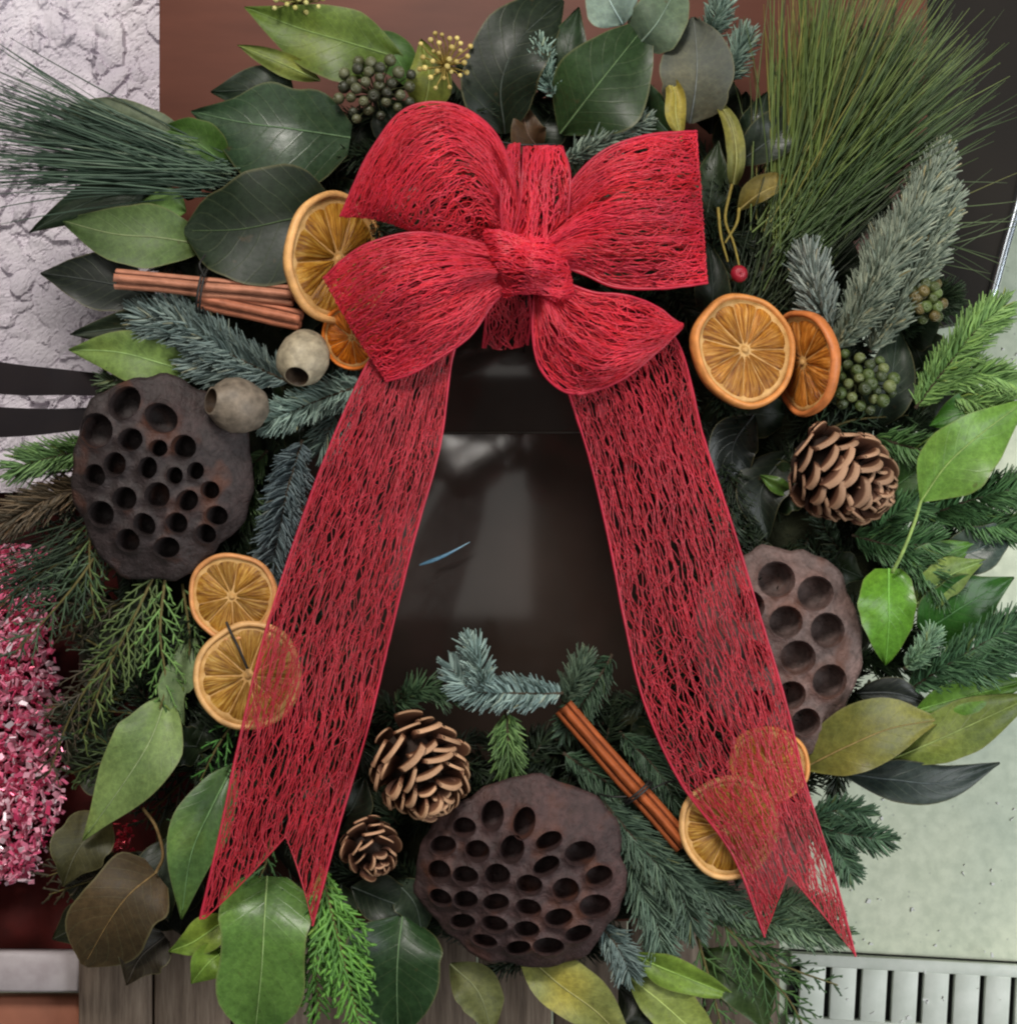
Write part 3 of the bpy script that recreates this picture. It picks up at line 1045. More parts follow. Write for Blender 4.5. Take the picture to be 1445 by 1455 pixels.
def leaf(spine, wl, color, rough=0.42, prof='ovate', wr=None, fold=0.18, wave=4.5, roll=0.0, rib=True, petiole=None, ribcol=None, name='leaf', curl=0.0, parent=None, label=None):
    nu, nv = 22, 13
    wave *= min(1.0, wl / 45.0)
    sp = cr(np.array(spine, float), nu)
    T = np.gradient(sp, axis=0)
    T /= np.linalg.norm(T[:, :2], axis=1, keepdims=True) + 1e-9
    side = np.stack([-T[:, 1], T[:, 0], np.zeros(nu)], 1)
    wr = wl if wr is None else wr
    pr = cr(np.array(PROF[prof])[:, None], nu)[:, 0].clip(0.01, 1.1)
    G = np.zeros((nu, nv, 3))
    bow_ = rng.uniform(4, 18) * min(1.0, wl / 40.0)
    roll = roll + rng.normal(0, 0.10)
    twist = rng.normal(0, 0.14)
    ph = rng.uniform(0, 6)
    fq = rng.uniform(1.2, 2.4)
    edge = 1 + np.interp(np.linspace(0, 9, nu), np.arange(10), rng.normal(0, 0.03, 10))
    for j, v in enumerate(np.linspace(-1, 1, nv)):
        ww = (wr if v > 0 else wl) * pr * edge * abs(v)
        q = sp + side * (np.sign(v) * ww)[:, None]
        q[:, 2] += fold * ww * (1 if curl == 0 else 1 - curl * abs(v)) + (roll + twist * np.linspace(-1, 1, nu)) * np.sign(v) * ww
        q[:, 2] += wave * abs(v) ** 1.5 * np.sin(np.linspace(0, 2 * math.pi * fq, nu) + ph + (1.7 if v > 0 else 0))
        q[:, 2] += 2.2 * math.sin(4 * v + ph) - bow_ * np.linspace(-1, 1, nu) ** 2
        G[:, j] = [P(*e) for e in q]
    mb = MB()
    mb.grid(G)
    # thin underside
    N = np.cross(np.gradient(G, axis=0), np.gradient(G, axis=1))
    N /= np.linalg.norm(N, axis=2, keepdims=True) + 1e-12
    N *= np.where(N[..., 2:3] > 0, 1, -1)
    mb.grid(G - N * 0.9 * S)
    o = wobj(name, mb, 'leaf', parent, color=color, rough=rough)
    if label:
        o['label'] = label
    ribcol = ribcol or tuple(min(c * 1.7 + 0.03, 0.6) for c in color)
    if rib:
        rm = MB()
        pts = G[:, nv // 2] + np.array([0, 0, 0.5 * S])
        rm.tubes(pts[:-1], np.linspace(1.5, 0.5, nu - 1) * S, 5)
        obj('midrib', rm, 'twig', o, color=ribcol)
    if petiole:
        pm = MB()
        pts = cr(w3([spine[0]] + list(petiole)), 18)
        pm.tubes(pts, np.linspace(2.2, 2.6, 18) * S, 6, caps=True)
        obj('petiole', pm, 'twig', o, color=ribcol)
    return o


DK = lin(34, 48, 34)
DK2 = lin(26, 36, 28)
MG = lin(64, 84, 46)
LG = lin(106, 128, 78)
BG_ = lin(84, 138, 48)
OL = lin(104, 104, 52)
# top left group
leaf([(498, 196, 6), (420, 184, 20), (345, 174, 16), (272, 158, 0)], 84, lin(48, 68, 50), 0.30, 'ivy', wr=62, fold=0.05, wave=2, ribcol=lin(96, 124, 88))
leaf([(480, 298, 34), (410, 312, 46), (340, 326, 42), (262, 328, 26)], 88, lin(30, 42, 30), 0.45, 'round', wr=82, fold=0.08, ribcol=lin(74, 92, 60))
leaf([(298, 350, 2), (230, 338, 16), (160, 332, 14), (84, 312, 2)], 44, lin(74, 94, 56), 0.5, 'lance', wr=46, fold=0.16, ribcol=lin(128, 140, 98))
leaf([(250, 275, -20), (190, 265, -8), (120, 290, -6), (42, 330, -10)], 30, lin(34, 48, 34), 0.45, 'lance', fold=0.14)
leaf([(265, 300, -2), (235, 290, 4), (200, 288, 2)], 24, lin(84, 112, 60), 0.5, 'ovate', rib=False)
leaf([(220, 420, -12), (165, 405, -4), (110, 395, -6), (58, 388, -14)], 40, lin(28, 34, 30), 0.45, 'ovate', wr=42, fold=0.12)
leaf([(235, 455, -25), (180, 465, -14), (100, 475, -20)], 24, lin(44, 54, 44), 0.5, 'lance')
leaf([(290, 215, -10), (225, 185, 0), (150, 160, -4), (75, 160, -14)], 34, lin(88, 98, 82), 0.5, 'lance', fold=0.1, wr=26)
leaf([(330, 240, 0), (275, 200, 8), (225, 180, -2)], 34, lin(58, 86, 36), 0.45, 'ovate')
leaf([(285, 535, -8), (225, 515, 8), (165, 500, 6), (98, 497, -8)], 38, lin(108, 132, 74), 0.48, 'lance', wr=36, fold=0.15)
leaf([(575, 85, -10), (500, 62, 12), (425, 40, 10), (348, 10, -8)], 56, lin(84, 104, 46), 0.42, 'ovate', wr=46, fold=0.1, label='bright olive green leaf at the top edge')
leaf([(455, 115, -6), (400, 90, 6), (338, 64, 0)], 17, lin(106, 118, 58), 0.5, 'lance')
leaf([(420, 150, -20), (370, 130, -8), (300, 130, -12)], 40, lin(28, 42, 30), 0.45, 'ovate')
leaf([(600, 165, -25), (610, 110, -5), (598, 55, -10)], 32, lin(104, 112, 50), 0.5, 'ovate')
leaf([(500, 60, -30), (560, 80, -14), (585, 130, -20)], 30, lin(60, 92, 40), 0.5, 'ovate')
# top centre
leaf([(718, 190, -12), (712, 120, 12), (740, 55, 14), (800, 0, -6)], 58, lin(28, 38, 28), 0.42, 'round', wr=52, fold=0.08, label='dark round laurel leaf above the bow')
leaf([(796, 190, 0), (838, 135, 24), (880, 82, 26), (930, 20, 6)], 62, lin(42, 62, 36), 0.40, 'ovate', wr=76, fold=0.12, ribcol=lin(92, 116, 76))
leaf([(960, 200, -14), (905, 140, 0), (862, 90, 0)], 30, lin(34, 54, 32), 0.42, 'ovate')
leaf([(812, 150, -14), (805, 80, 6), (822, 10, 0)], 30, lin(34, 52, 34), 0.42, 'lance')
leaf([(905, 66, 16), (935, 30, 30), (965, -25, 20)], 40, lin(92, 108, 92), 0.55, 'round', fold=0.05, name='eucalyptus_leaf')
leaf([(885, 35, 22), (868, 5, 34), (855, -30, 24)], 36, lin(132, 150, 144), 0.55, 'round', fold=0.05, name='eucalyptus_leaf')
leaf([(980, 175, 6), (988, 125, 24), (990, 80, 26), (985, 24, 12)], 52, lin(78, 82, 78), 0.6, 'round', fold=0.04, name='eucalyptus_leaf')
leaf([(968, 200, 18), (960, 165, 30), (958, 130, 26), (940, 94, 12)], 15, lin(124, 120, 60), 0.5, 'lance')
leaf([(1042, 262, 10), (1046, 220, 28), (1038, 175, 26), (1015, 138, 14)], 13, lin(112, 112, 62), 0.5, 'strap')
leaf([(1048, 300, 12), (1075, 278, 30), (1105, 264, 28), (1144, 260, 12)], 25, lin(112, 98, 48), 0.5, 'ovate', wr=12, fold=0.3, name='holly_leaf')
leaf([(1045, 235, 0), (1085, 205, 22), (1125, 175, 22), (1168, 130, 6)], 36, lin(44, 52, 46), 0.33, 'lance', wr=30, fold=0.15, name='holly_leaf')
leaf([(1050, 220, -10), (1075, 175, 8), (1090, 130, 0)], 24, lin(34, 46, 36), 0.33, 'lance', name='holly_leaf')
leaf([(1120, 240, -10), (1135, 250, 8), (1100, 225, 4)], 16, lin(50, 66, 44), 0.33, 'lance', name='holly_leaf')
leaf([(1000, 330, -20), (1010, 270, -4), (1020, 200, -8)], 26, lin(38, 50, 32), 0.42, 'lance')
leaf([(1010, 470, -20), (1012, 410, -4), (1005, 340, -8)], 26, lin(30, 40, 30), 0.45, 'lance')
leaf([(770, 215, -30), (750, 190, -16), (740, 140, -16)], 26, lin(70, 50, 34), 0.5, 'ovate')
# right
leaf([(1308, 712, 28), (1345, 660, 44), (1395, 615, 48), (1462, 565, 24)], 44, lin(112, 152, 72), 0.34, 'ovate', wr=58, fold=0.2, petiole=[(1298, 745, 40), (1282, 785, 48), (1267, 814, 34)], ribcol=lin(140, 166, 92), label='bright green leaf with a long pale stalk at the right edge')
leaf([(1262, 808, 26), (1262, 845, 38), (1262, 890, 34), (1258, 945, 10)], 38, lin(92, 140, 50), 0.30, 'strap', wr=42, fold=0.22, label='glossy bright green leaf beside the right lotus pod')
leaf([(1460, 590, -10), (1380, 585, 8), (1320, 605, 0)], 34, lin(62, 110, 40), 0.42, 'ovate')
leaf([(1270, 840, -12), (1320, 800, 0), (1390, 770, -4)], 30, lin(72, 112, 48), 0.36, 'ovate')
leaf([(1300, 860, -14), (1345, 820, 6), (1400, 795, 2)], 28, lin(112, 136, 76), 0.4, 'ivy')
leaf([(1310, 900, -16), (1370, 860, 0), (1440, 820, -8)], 46, lin(44, 84, 36), 0.3, 'ivy')
leaf([(1330, 790, -20), (1390, 780, -8), (1450, 735, -14)], 34, lin(62, 76, 74), 0.32, 'ovate')
leaf([(1260, 700, -20), (1300, 670, -10), (1340, 640, -12)], 30, lin(52, 84, 40), 0.4, 'ovate')
leaf([(1140, 1092, 2), (1200, 1062, 24), (1265, 1035, 24), (1338, 1022, 6)], 54, lin(116, 116, 62), 0.42, 'lance', wr=46, fold=0.2, ribcol=lin(140, 120, 72), label='broad olive brown leaf beside the lower right ribbon')
leaf([(1262, 1080, -12), (1330, 1052, 4), (1400, 1020, 6), (1475, 985, -6)], 40, lin(102, 116, 56), 0.42, 'lance', wr=38, fold=0.12)
leaf([(1300, 1010, -12), (1370, 990, 0), (1470, 965, -6)], 26, lin(84, 120, 46), 0.42, 'lance')
leaf([(1195, 1098, -16), (1270, 1108, -2), (1340, 1112, -4), (1420, 1084, -14)], 30, lin(48, 58, 58), 0.36, 'lance', wr=32, fold=0.1, label='dark grey green leaf over the pale floor at the right')
leaf([(1215, 985, -20), (1270, 985, -8), (1320, 1000, -12)], 22, lin(36, 40, 40), 0.4, 'lance')
leaf([(1240, 610, -20), (1265, 540, -5), (1275, 460, -10)], 38, lin(36, 48, 38), 0.45, 'ovate')
leaf([(1165, 500, 0), (1185, 470, 10), (1205, 440, 4)], 20, lin(36, 66, 52), 0.36, 'ovate')
leaf([(1120, 640, -30), (1080, 700, -14), (1090, 770, -20)], 36, lin(26, 34, 28), 0.42, 'ovate')
leaf([(1070, 590, -26), (1040, 640, -14), (1050, 720, -20)], 36, lin(24, 30, 28), 0.3, 'ovate')
leaf([(1125, 700, -12), (1105, 690, 0), (1080, 675, -4)], 12, lin(74, 104, 48), 0.4, 'lance', rib=False)
leaf([(1000, 600, -40), (1020, 660, -26), (1040, 760, -30)], 30, lin(24, 32, 26), 0.35, 'lance')
# lower left
leaf([(238, 985, 4), (215, 1050, 26), (175, 1115, 26), (118, 1194, 6)], 50, lin(114, 136, 84), 0.46, 'ovate', wr=52, fold=0.14, ribcol=lin(140, 156, 108), label='broad pale green leaf at the lower left')
leaf([(275, 895, -6), (262, 950, 8), (245, 985, 6), (262, 1030, -4)], 24, lin(112, 132, 96), 0.5, 'lance', rib=False)
leaf([(333, 1085, -6), (300, 1150, 18), (272, 1215, 20), (258, 1306, 0)], 40, lin(82, 114, 68), 0.34, 'lance', wr=44, fold=0.16)
leaf([(222, 1240, 4), (185, 1270, 20), (155, 1310, 18), (120, 1372, 0)], 60, lin(70, 56, 38), 0.55, 'square', wr=56, fold=0.05, petiole=[(232, 1215, 8), (222, 1175, 6), (203, 1148, 0)], ribcol=lin(122, 98, 60), label='brown ivy leaf with a thin curved stalk at the lower left')
leaf([(235, 1330, -25), (200, 1360, -14), (180, 1400, -22)], 36, lin(44, 36, 26), 0.55, 'ivy')
leaf([(150, 1160, -30), (110, 1210, -16), (90, 1260, -20)], 40, lin(62, 60, 38), 0.5, 'ivy')
leaf([(380, 1245, 10), (376, 1310, 34), (372, 1380, 34), (362, 1475, 10)], 66, lin(88, 122, 62), 0.30, 'square', wr=66, fold=0.05, ribcol=lin(140, 166, 104), label='big glossy green leaf below the left ribbon tail')
leaf([(330, 1300, -5), (300, 1322, 6), (272, 1340, 4), (240, 1352, -4)], 26, lin(116, 142, 62), 0.42, 'ovate')
leaf([(320, 1350, -2), (295, 1370, 8), (272, 1398, 0)], 26, lin(108, 138, 56), 0.42, 'ovate')
leaf([(240, 1190, -30), (225, 1250, -18), (240, 1310, -22)], 36, lin(34, 44, 32), 0.45, 'ovate')
leaf([(572, 1302, 0), (566, 1350, 18), (564, 1400, 18), (566, 1475, 4)], 64, lin(38, 60, 36), 0.36, 'round', wr=76, fold=0.10, ribcol=lin(96, 122, 84), label='dark green laurel leaf below the large lotus pod')
leaf([(500, 1260, -20), (550, 1280, -8), (610, 1300, -16)], 34, lin(36, 46, 38), 0.4, 'ovate')
leaf([(560, 1250, -10), (590, 1285, 2), (600, 1330, -8)], 30, lin(46, 58, 48), 0.36, 'ovate')
leaf([(735, 1345, -20), (790, 1395, 6), (850, 1440, 4), (905, 1500, -10)], 44, lin(142, 144, 84), 0.45, 'ovate', wr=38, fold=0.12, ribcol=lin(160, 156, 100), label='yellowish pale leaf under the large lotus pod')
leaf([(895, 1355, -8), (940, 1375, 8), (990, 1395, 8), (1052, 1420, -6)], 22, lin(106, 132, 56), 0.42, 'lance', wr=26)
leaf([(890, 1385, -12), (940, 1425, 0), (985, 1465, 0), (1040, 1510, -10)], 40, lin(132, 146, 78), 0.42, 'ovate', wr=30)
leaf([(640, 1370, -30), (680, 1410, -20), (700, 1470, -25)], 34, lin(88, 92, 58), 0.5, 'lance')
leaf([(1000, 1350, -25), (1060, 1400, -10), (1090, 1470, -15)], 40, lin(52, 70, 38), 0.42, 'ovate')
leaf([(880, 1400, -40), (920, 1440, -30), (930, 1500, -35)], 40, lin(32, 38, 28), 0.45, 'ovate')
leaf([(470, 1180, -30), (500, 1150, -15), (520, 1100, -20)], 30, lin(30, 40, 30), 0.45, 'ovate')
# random dark ivy leaves filling the gaps
for k in range(150):
    a = rng.uniform(0, 2 * math.pi)
    r = rng.uniform(300, 560)
    x, y = WC[0] + r * math.cos(a), WC[1] + r * math.sin(a) * 1.10
    d = a + rng.normal(0, 0.8)
    L = rng.uniform(60, 105)
    z = rng.uniform(-70, -40)
    x1, y1 = x + L * math.cos(d), y + L * math.sin(d)
    if math.hypot(x1 - WC[0], (y1 - WC[1]) / 1.10) > 590 or (540 < x1 < 920 and 470 < y1 < 935) or (x1 < 190 and y1 < 620):
        continue
    gcol = rng.uniform(0.7, 1.3)
    leaf([(x, y, z), ((x + x1) / 2, (y + y1) / 2, z + 14), (x1, y1, z)], rng.uniform(22, 38), tuple(c * gcol for c in lin(30, 42, 27)), 0.42, random.choice(['ovate', 'lance', 'ivy']))


for k in range(26):
    x, y = rng.uniform(150, 320), rng.uniform(800, 1300)
    d = rng.uniform(1.2, 3.6)
    L = rng.uniform(70, 110)
    x1, y1 = max(x + L * math.cos(d), 75), min(y + L * math.sin(d), 1335)
    z = rng.uniform(-110, -75)
    gcol = rng.uniform(0.7, 1.3)
    leaf([(x, y, z), ((x + x1) / 2, (y + y1) / 2, z + 12), (x1, y1, z)], rng.uniform(28, 44), tuple(c * gcol for c in lin(40, 42, 28)), 0.5, random.choice(['ovate', 'lance', 'ivy']))
for (x, y, x1, y1) in ((1255, 600, 1300, 500), (1270, 470, 1340, 440), (1290, 560, 1370, 560), (1300, 640, 1370, 620), (1290, 470, 1320, 540), (1170, 420, 1200, 320), (1215, 330, 1240, 240), (1180, 300, 1250, 300), (1050, 240, 1060, 130), (1010, 190, 1020, 90), (1085, 330, 1130, 260), (560, 210, 500, 170), (620, 190, 640, 110), (360, 420, 290, 380), (300, 250, 250, 235)):
    leaf([(x, y, -80), ((x + x1) / 2, (y + y1) / 2, -66), (x1, y1, -80)], 42, lin(34, 46, 32), 0.45, 'ovate')


# black satin ribbon ends at the left edge
M['satin'] = simple('black_satin', (0.012, 0.010, 0.012), (0.016, 0.012, 0.013), 40, 0.65, 0.1, 0.08)
for (pts, wd, lab) in (([(165, 548, -55), (90, 543, -40), (30, 540, -48), (-60, 530, -60)], 20, 'upper of two black satin ribbon ends at the left edge'),
                       ([(150, 592, -70), (80, 598, -56), (20, 600, -60), (-60, 598, -70)], 19, 'lower of two black satin ribbon ends at the left edge')):
    sp = cr(np.array(pts, float), 20)
    G = np.zeros((20, 5, 3))
    for j, v in enumerate(np.linspace(-1, 1, 5)):
        q = sp + np.array([0, wd * v, 0])
        q[:, 2] += 3 * v * np.sin(np.linspace(0, 3, 20))
        q[:, 1] -= 5 * v * np.linspace(1, -1, 20)
        G[:, j] = [P(*e) for e in q]
    mb = MB()
    mb.grid(G)
    mb.grid(G - np.array([0, 0, 1.2 * S]))
    o = obj('satin_ribbon', mb, 'satin')
    tag(o, lab, 'ribbon', 'black satin ribbon ends')

# thin blue foil sliver over the pane
mb = MB()
mb.tubes(cr(w3([(596, 803, -150), (630, 790, -140), (668, 770, -146)]), 12), np.array([0.8, 2, 2.6, 3, 3, 2.6, 2.4, 2, 1.6, 1.2, 0.8, 0.3]) * S, 6)
M['bluefoil'] = simple('blue_foil', lin(90, 150, 190), lin(170, 215, 235), 60, 0.25, 0, 0.6)
o = obj('blue_foil_sliver', mb, 'bluefoil')
tag(o, 'thin pale blue foil sliver in front of the dark pane', 'foil sliver')


# ================================================================== DECORATIONS
def frame(normal, spin=0.0):
    z = Vector(normal).normalized()
    q = z.to_track_quat('Z', 'Y')
    return q.to_matrix() @ Matrix.Rotation(spin, 3, 'Z')


def orange(cx, cy, z, rad, normal, label, rind, tint=(1, 1, 1), nseg=10, spin=0.0, warp=0.0, ell=1.0, thick=11):
    t = thing('orange_slice', label, 'orange slice', tuple(P(cx, cy, z)), 'dried orange slices')
    t.rotation_euler = frame(normal, spin).to_euler()

    wp = rng.uniform(0, 6, 3)

    def W(r, a, h):
        x, y = r * math.cos(a), r * math.sin(a) * ell
        f_ = 1 + 0.02 * math.sin(2 * a + wp[0]) + 0.018 * math.sin(3 * a + wp[1]) + 0.008 * math.sin(7 * a + wp[2])
        x, y = x * f_, y * f_
        h = h + (r / rad) ** 2 * (2.2 * math.sin(2 * a + wp[1]) + 1.6 * math.sin(3 * a + wp[2]))
        return np.array([x, y, h + warp * (x * x - y * y) / rad]) * S
    na = 72
    wv = 1 + wob(na, 0.012, smooth=6)
    wv[-6:] = np.linspace(wv[-6], wv[0], 6)
    # rind ring
    prof = [(0.885, -0.15), (0.895, 0.32), (0.93, 0.46), (0.972, 0.36), (1.0, 0.0), (0.985, -0.6), (0.93, -0.85), (0.885, -0.6), (0.885, -0.15)]
    G = np.array([[W(rad * pr * wv[i % na], i / na * 2 * math.pi, thick * h) for pr, h in prof] for i in range(na + 1)])
    mb = MB()
    mb.grid(G)
    obj('rind', mb, 'rind', t, color=rind)
    # pith sheet (membranes show between segments)
    mb = MB()
    G = np.array([[W(rad * pr, i / 48 * 2 * math.pi, thick * h) for pr, h in [(0.03, 0.02), (0.45, -0.12), (0.80, -0.12), (0.90, 0.12), (0.90, -0.5), (0.03, -0.55)]] for i in range(49)])
    mb.grid(G)
    obj('pith', mb, 'pith', t)
    # segments
    jit = rng.normal(0, 0.13, nseg)
    for k in range(nseg):
        a0 = (k + jit[k]) / nseg * 2 * math.pi
        a1 = (k + 1 + jit[(k + 1) % nseg]) / nseg * 2 * math.pi
        mb = MB()
        nr, nc = 8, 7
        r1 = rad * rng.uniform(0.855, 0.895)
        G = np.zeros((nr, nc, 3))
        uv = np.zeros((nr, nc, 2))
        puff = rng.uniform(0.02, 0.26)
        for i in range(nr):
            f = i / (nr - 1)
            r = rad * 0.08 + (r1 - rad * 0.08) * f
            gap = 0.0105 * rad / max(r, 1)
            rr = r - (0.05 * rad * f ** 4)
            for j in range(nc):
                g = j / (nc - 1)
                a = a0 + gap + (a1 - a0 - 2 * gap) * g
                e = min(f, 1 - f, ) * 2
                h = 0.07 + puff * (max(0, 1 - (2 * g - 1) ** 4) * min(1, 4 * f) * (1 - f ** 6)) + rng.normal(0, 0.055)
                corner = 1 - 0.06 * f ** 3 * abs(2 * g - 1) ** 4
                if i in (0, nr - 1) or j in (0, nc - 1):
                    h = -0.08
                G[i, j] = W(rr * corner, a, thick * h)
                uv[i, j] = (f * 1.0 + k * 3.1, g * 0.5 + k * 0.77)
        mb.grid(G, uv)
        tt = rng.uniform(0.8, 1.15)
        obj('segment', mb, 'flesh', t, color=tuple(c * tt for c in tint))
    mb = MB()
    mb.tubes(np.array([W(0, 0, thick * -0.2), W(0, 0, thick * 0.15), W(0, 0, thick * 0.28)]), np.array([0.06, 0.065, 0.03]) * rad * S, 10, caps=True)
    obj('core', mb, 'pith', t)
    return t


RN = lin(222, 172, 112)
RO = lin(212, 128, 62)
orange(482, 368, 34, 93, (0.70, 0.03, 0.72), 'dried orange slice tucked behind the left of the bow', lin(226, 170, 106), (1.0, 1.02, 0.8), 9, 0.3, 0.05)
orange(500, 480, 48, 46, (-0.3, -0.25, 0.9), 'small curled orange piece below the slice left of the bow', lin(226, 124, 40), (1.6, 1.0, 0.4), 8, 0.2, 0.1)
orange(1058, 497, 62, 80, (0.36, 0.06, 0.93), 'large dried orange slice right of the bow', lin(216, 142, 76), (1.05, 0.95, 0.85), 11, 0.1, 0.02, thick=17)
orange(1140, 515, 30, 74, (-0.86, -0.10, 0.42), 'orange slice turned edge-on, peel outward, right of the large slice', lin(206, 122, 66), (1.1, 0.85, 0.7), 10, 0.0, 0.04, thick=13)
orange(330, 848, 20, 64, (-0.1, 0.05, 0.99), 'half hidden dried orange slice below the left lotus pod', lin(214, 148, 92), (0.95, 1.0, 0.95), 9, 0.5, 0.05)
orange(353, 960, 34, 77, (0.02, 0.02, 1), 'dried orange slice half under the left ribbon tail', RN, (0.98, 1.1, 1.15), 10, 0.1, 0.02)
orange(1036, 1176, 40, 72, (0.03, -0.03, 1), 'dried orange slice under the edge of the right ribbon tail', RN, (0.95, 1.02, 0.85), 10, 0.3, 0.02)
orange(1092, 1087, 26, 56, (-0.05, 0.05, 1), 'dried orange slice covered by the right ribbon tail', lin(220, 150, 84), (1.1, 0.95, 0.8), 9, 0.3, 0.03)


# ---- lotus pods
def pod(cx, cy, z, rx, ry, rot, holes, color, label, dome=26, tilt=(0, 0), seed=1, depth=36, rimz=34, grow=1.0):
    pr = np.random.default_rng(seed)
    t = thing('lotus_pod', label, 'lotus pod', tuple(P(cx, cy, z)), 'dried lotus seed pods')
    ph = pr.uniform(0, 6, 6)

    def rad(a):
        return 1 + 0.035 * math.sin(2 * a + ph[0]) + 0.035 * math.sin(3 * a + ph[1]) + 0.022 * math.sin(7 * a + ph[2]) + 0.014 * math.sin(13 * a + ph[3]) + 0.008 * math.sin(23 * a + ph[4])
    ca, sa = math.cos(rot), math.sin(rot)

    def outline(a, s=1.0):
        x, y = rx * rad(a) * math.cos(a) * s, ry * rad(a) * math.sin(a) * s
        return (x * ca - y * sa, x * sa + y * ca)

    def rn(x, y):
        u, v = x * ca + y * sa, -x * sa + y * ca
        a = math.atan2(v / ry, u / rx)
        return math.hypot(u / rx, v / ry) / rad(a)
    H = [(hx - cx, -(hy - cy), hr, hs, ha) for hx, hy, hr, hs, ha in holes]

    if grow > 1:       # crowd the holes until only thin walls are left between them
        rr = [e[2] * grow for e in H]
        for _ in range(6):
            for i in range(len(H)):
                for j in range(i):
                    dd = math.hypot(H[i][0] - H[j][0], H[i][1] - H[j][1])
                    sm = rr[i] * (0.5 + 0.5 * H[i][3]) + rr[j] * (0.5 + 0.5 * H[j][3])
                    if sm > dd - 4:
                        f = (dd - 4) / sm
                        rr[i] = max(rr[i] * f, H[i][2])
                        rr[j] = max(rr[j] * f, H[j][2])
        H = [(e[0], e[1], r_, e[3], e[4]) for e, r_ in zip(H, rr)]

    def hd(h, x, y):
        dx, dy = x - h[0], y - h[1]
        c, s = math.cos(h[4]), math.sin(h[4])
        return math.hypot((dx * c + dy * s), (-dx * s + dy * c) / h[3]) / h[2]

    def zz(x, y):
        q = rn(x, y)
        h = dome * (1 - q ** 2.4) + tilt[0] * x + tilt[1] * y
        h += 2.0 * math.sin(x * 0.06 + ph[4]) * math.sin(y * 0.055 + ph[5]) + 1.1 * math.sin(x * 0.23 + y * 0.11) * math.sin(y * 0.27 - x * 0.08 + ph[3])
        for e in H:
            d = (hd(e, x, y) - 1) * e[2]
            h += 5.6 * math.exp(-((d - 0.4) / 3.0) ** 2)
        return h
    pts, edges = [], []
    no = 84
    for i in range(no):
        pts.append(Vector(outline(i / no * 2 * math.pi)))
        edges.append((i, (i + 1) % no))
    rings = []
    nh = 18
    for e in H:
        s0 = len(pts)
        for i in range(nh):
            a = i / nh * 2 * math.pi
            u, v = e[2] * math.cos(a), e[2] * e[3] * math.sin(a)
            c, s = math.cos(e[4]), math.sin(e[4])
            pts.append(Vector((e[0] + u * c - v * s, e[1] + u * s + v * c)))
            edges.append((s0 + i, s0 + (i + 1) % nh))
        rings.append(s0)
    st = 6.5
    for gx in np.arange(-max(rx, ry), max(rx, ry), st):
        for gy in np.arange(-max(rx, ry), max(rx, ry), st):
            x, y = gx + pr.uniform(-1.5, 1.5), gy + pr.uniform(-1.5, 1.5)
            if rn(x, y) < 0.965 and all(hd(e, x, y) > 1.12 for e in H):
                pts.append(Vector((x, y)))
    vs, es, fs, *_ = delaunay_2d_cdt(pts, edges, [], 0, 1e-4)
    V = np.array([(p.x, p.y, zz(p.x, p.y)) for p in vs]) * S
    tr = []
    for f in fs:
        c = sum((vs[i] for i in f), Vector((0, 0))) / len(f)
        if rn(c.x, c.y) > 1.0 or any(hd(e, c.x, c.y) < 0.985 for e in H):
            continue
        tr.append(tuple(f))
    mb = MB()
    mb.add(V, None, tr)
    obj('pod_face', mb, 'pod', t, color=color)
    # flaring side wall
    G = np.zeros((no + 1, 5, 3))
    for i in range(no + 1):
        a = i / no * 2 * math.pi
        for j, (s, dz) in enumerate([(1.0, 0.3), (1.03, -2.5), (1.02, -8), (0.9, -rimz), (0.55, -rimz * 2.1)]):
            x, y = outline(a, s)
            x0, y0 = outline(a)
            G[i, j] = np.array([x, y, zz(x0, y0) + dz]) * S
    mb = MB()
    mb.grid(G)
    obj('side_wall', mb, 'pod', t, color=tuple(c * 0.9 for c in color))
    for e in H:
        G = np.zeros((nh + 1, 5, 3))
        for i in range(nh + 1):
            a = i / nh * 2 * math.pi
            c, s = math.cos(e[4]), math.sin(e[4])
            for j, (f, dz) in enumerate([(1.0, 0.0), (0.93, -4), (0.9, -depth * 0.6), (0.7, -depth * 0.95), (0.02, -depth)]):
                u, v = e[2] * f * math.cos(a), e[2] * e[3] * f * math.sin(a)
                x, y = e[0] + u * c - v * s, e[1] + u * s + v * c
                xr, yr = e[0] + e[2] * math.cos(a) * c - e[2] * e[3] * math.sin(a) * s, e[1] + e[2] * math.cos(a) * s + e[2] * e[3] * math.sin(a) * c
                G[i, j] = np.array([x, y, (zz(xr, yr) if j < 2 else zz(e[0], e[1])) + dz]) * S
        mb = MB()
        mb.grid(G)
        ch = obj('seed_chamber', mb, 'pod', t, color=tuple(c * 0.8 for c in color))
        if pr.uniform() < 0.0:
            sm = MB()
            q = np.linspace(-1, 1, 7)
            c0_ = np.array([e[0] + pr.uniform(-2, 2), e[1] - 2, zz(e[0], e[1]) - depth * 0.72])
            rs = e[2] * min(1, e[3]) * 0.55
            sm.tubes((c0_ + np.stack([q * 0, q * 0, q * rs * 1.15], 1)) * S, np.sqrt(np.clip(1 - q * q, 0.004, 1)) * rs * S, 10)
            obj('seed', sm, 'gumnut', ch, color=lin(74, 58, 44))
    return t


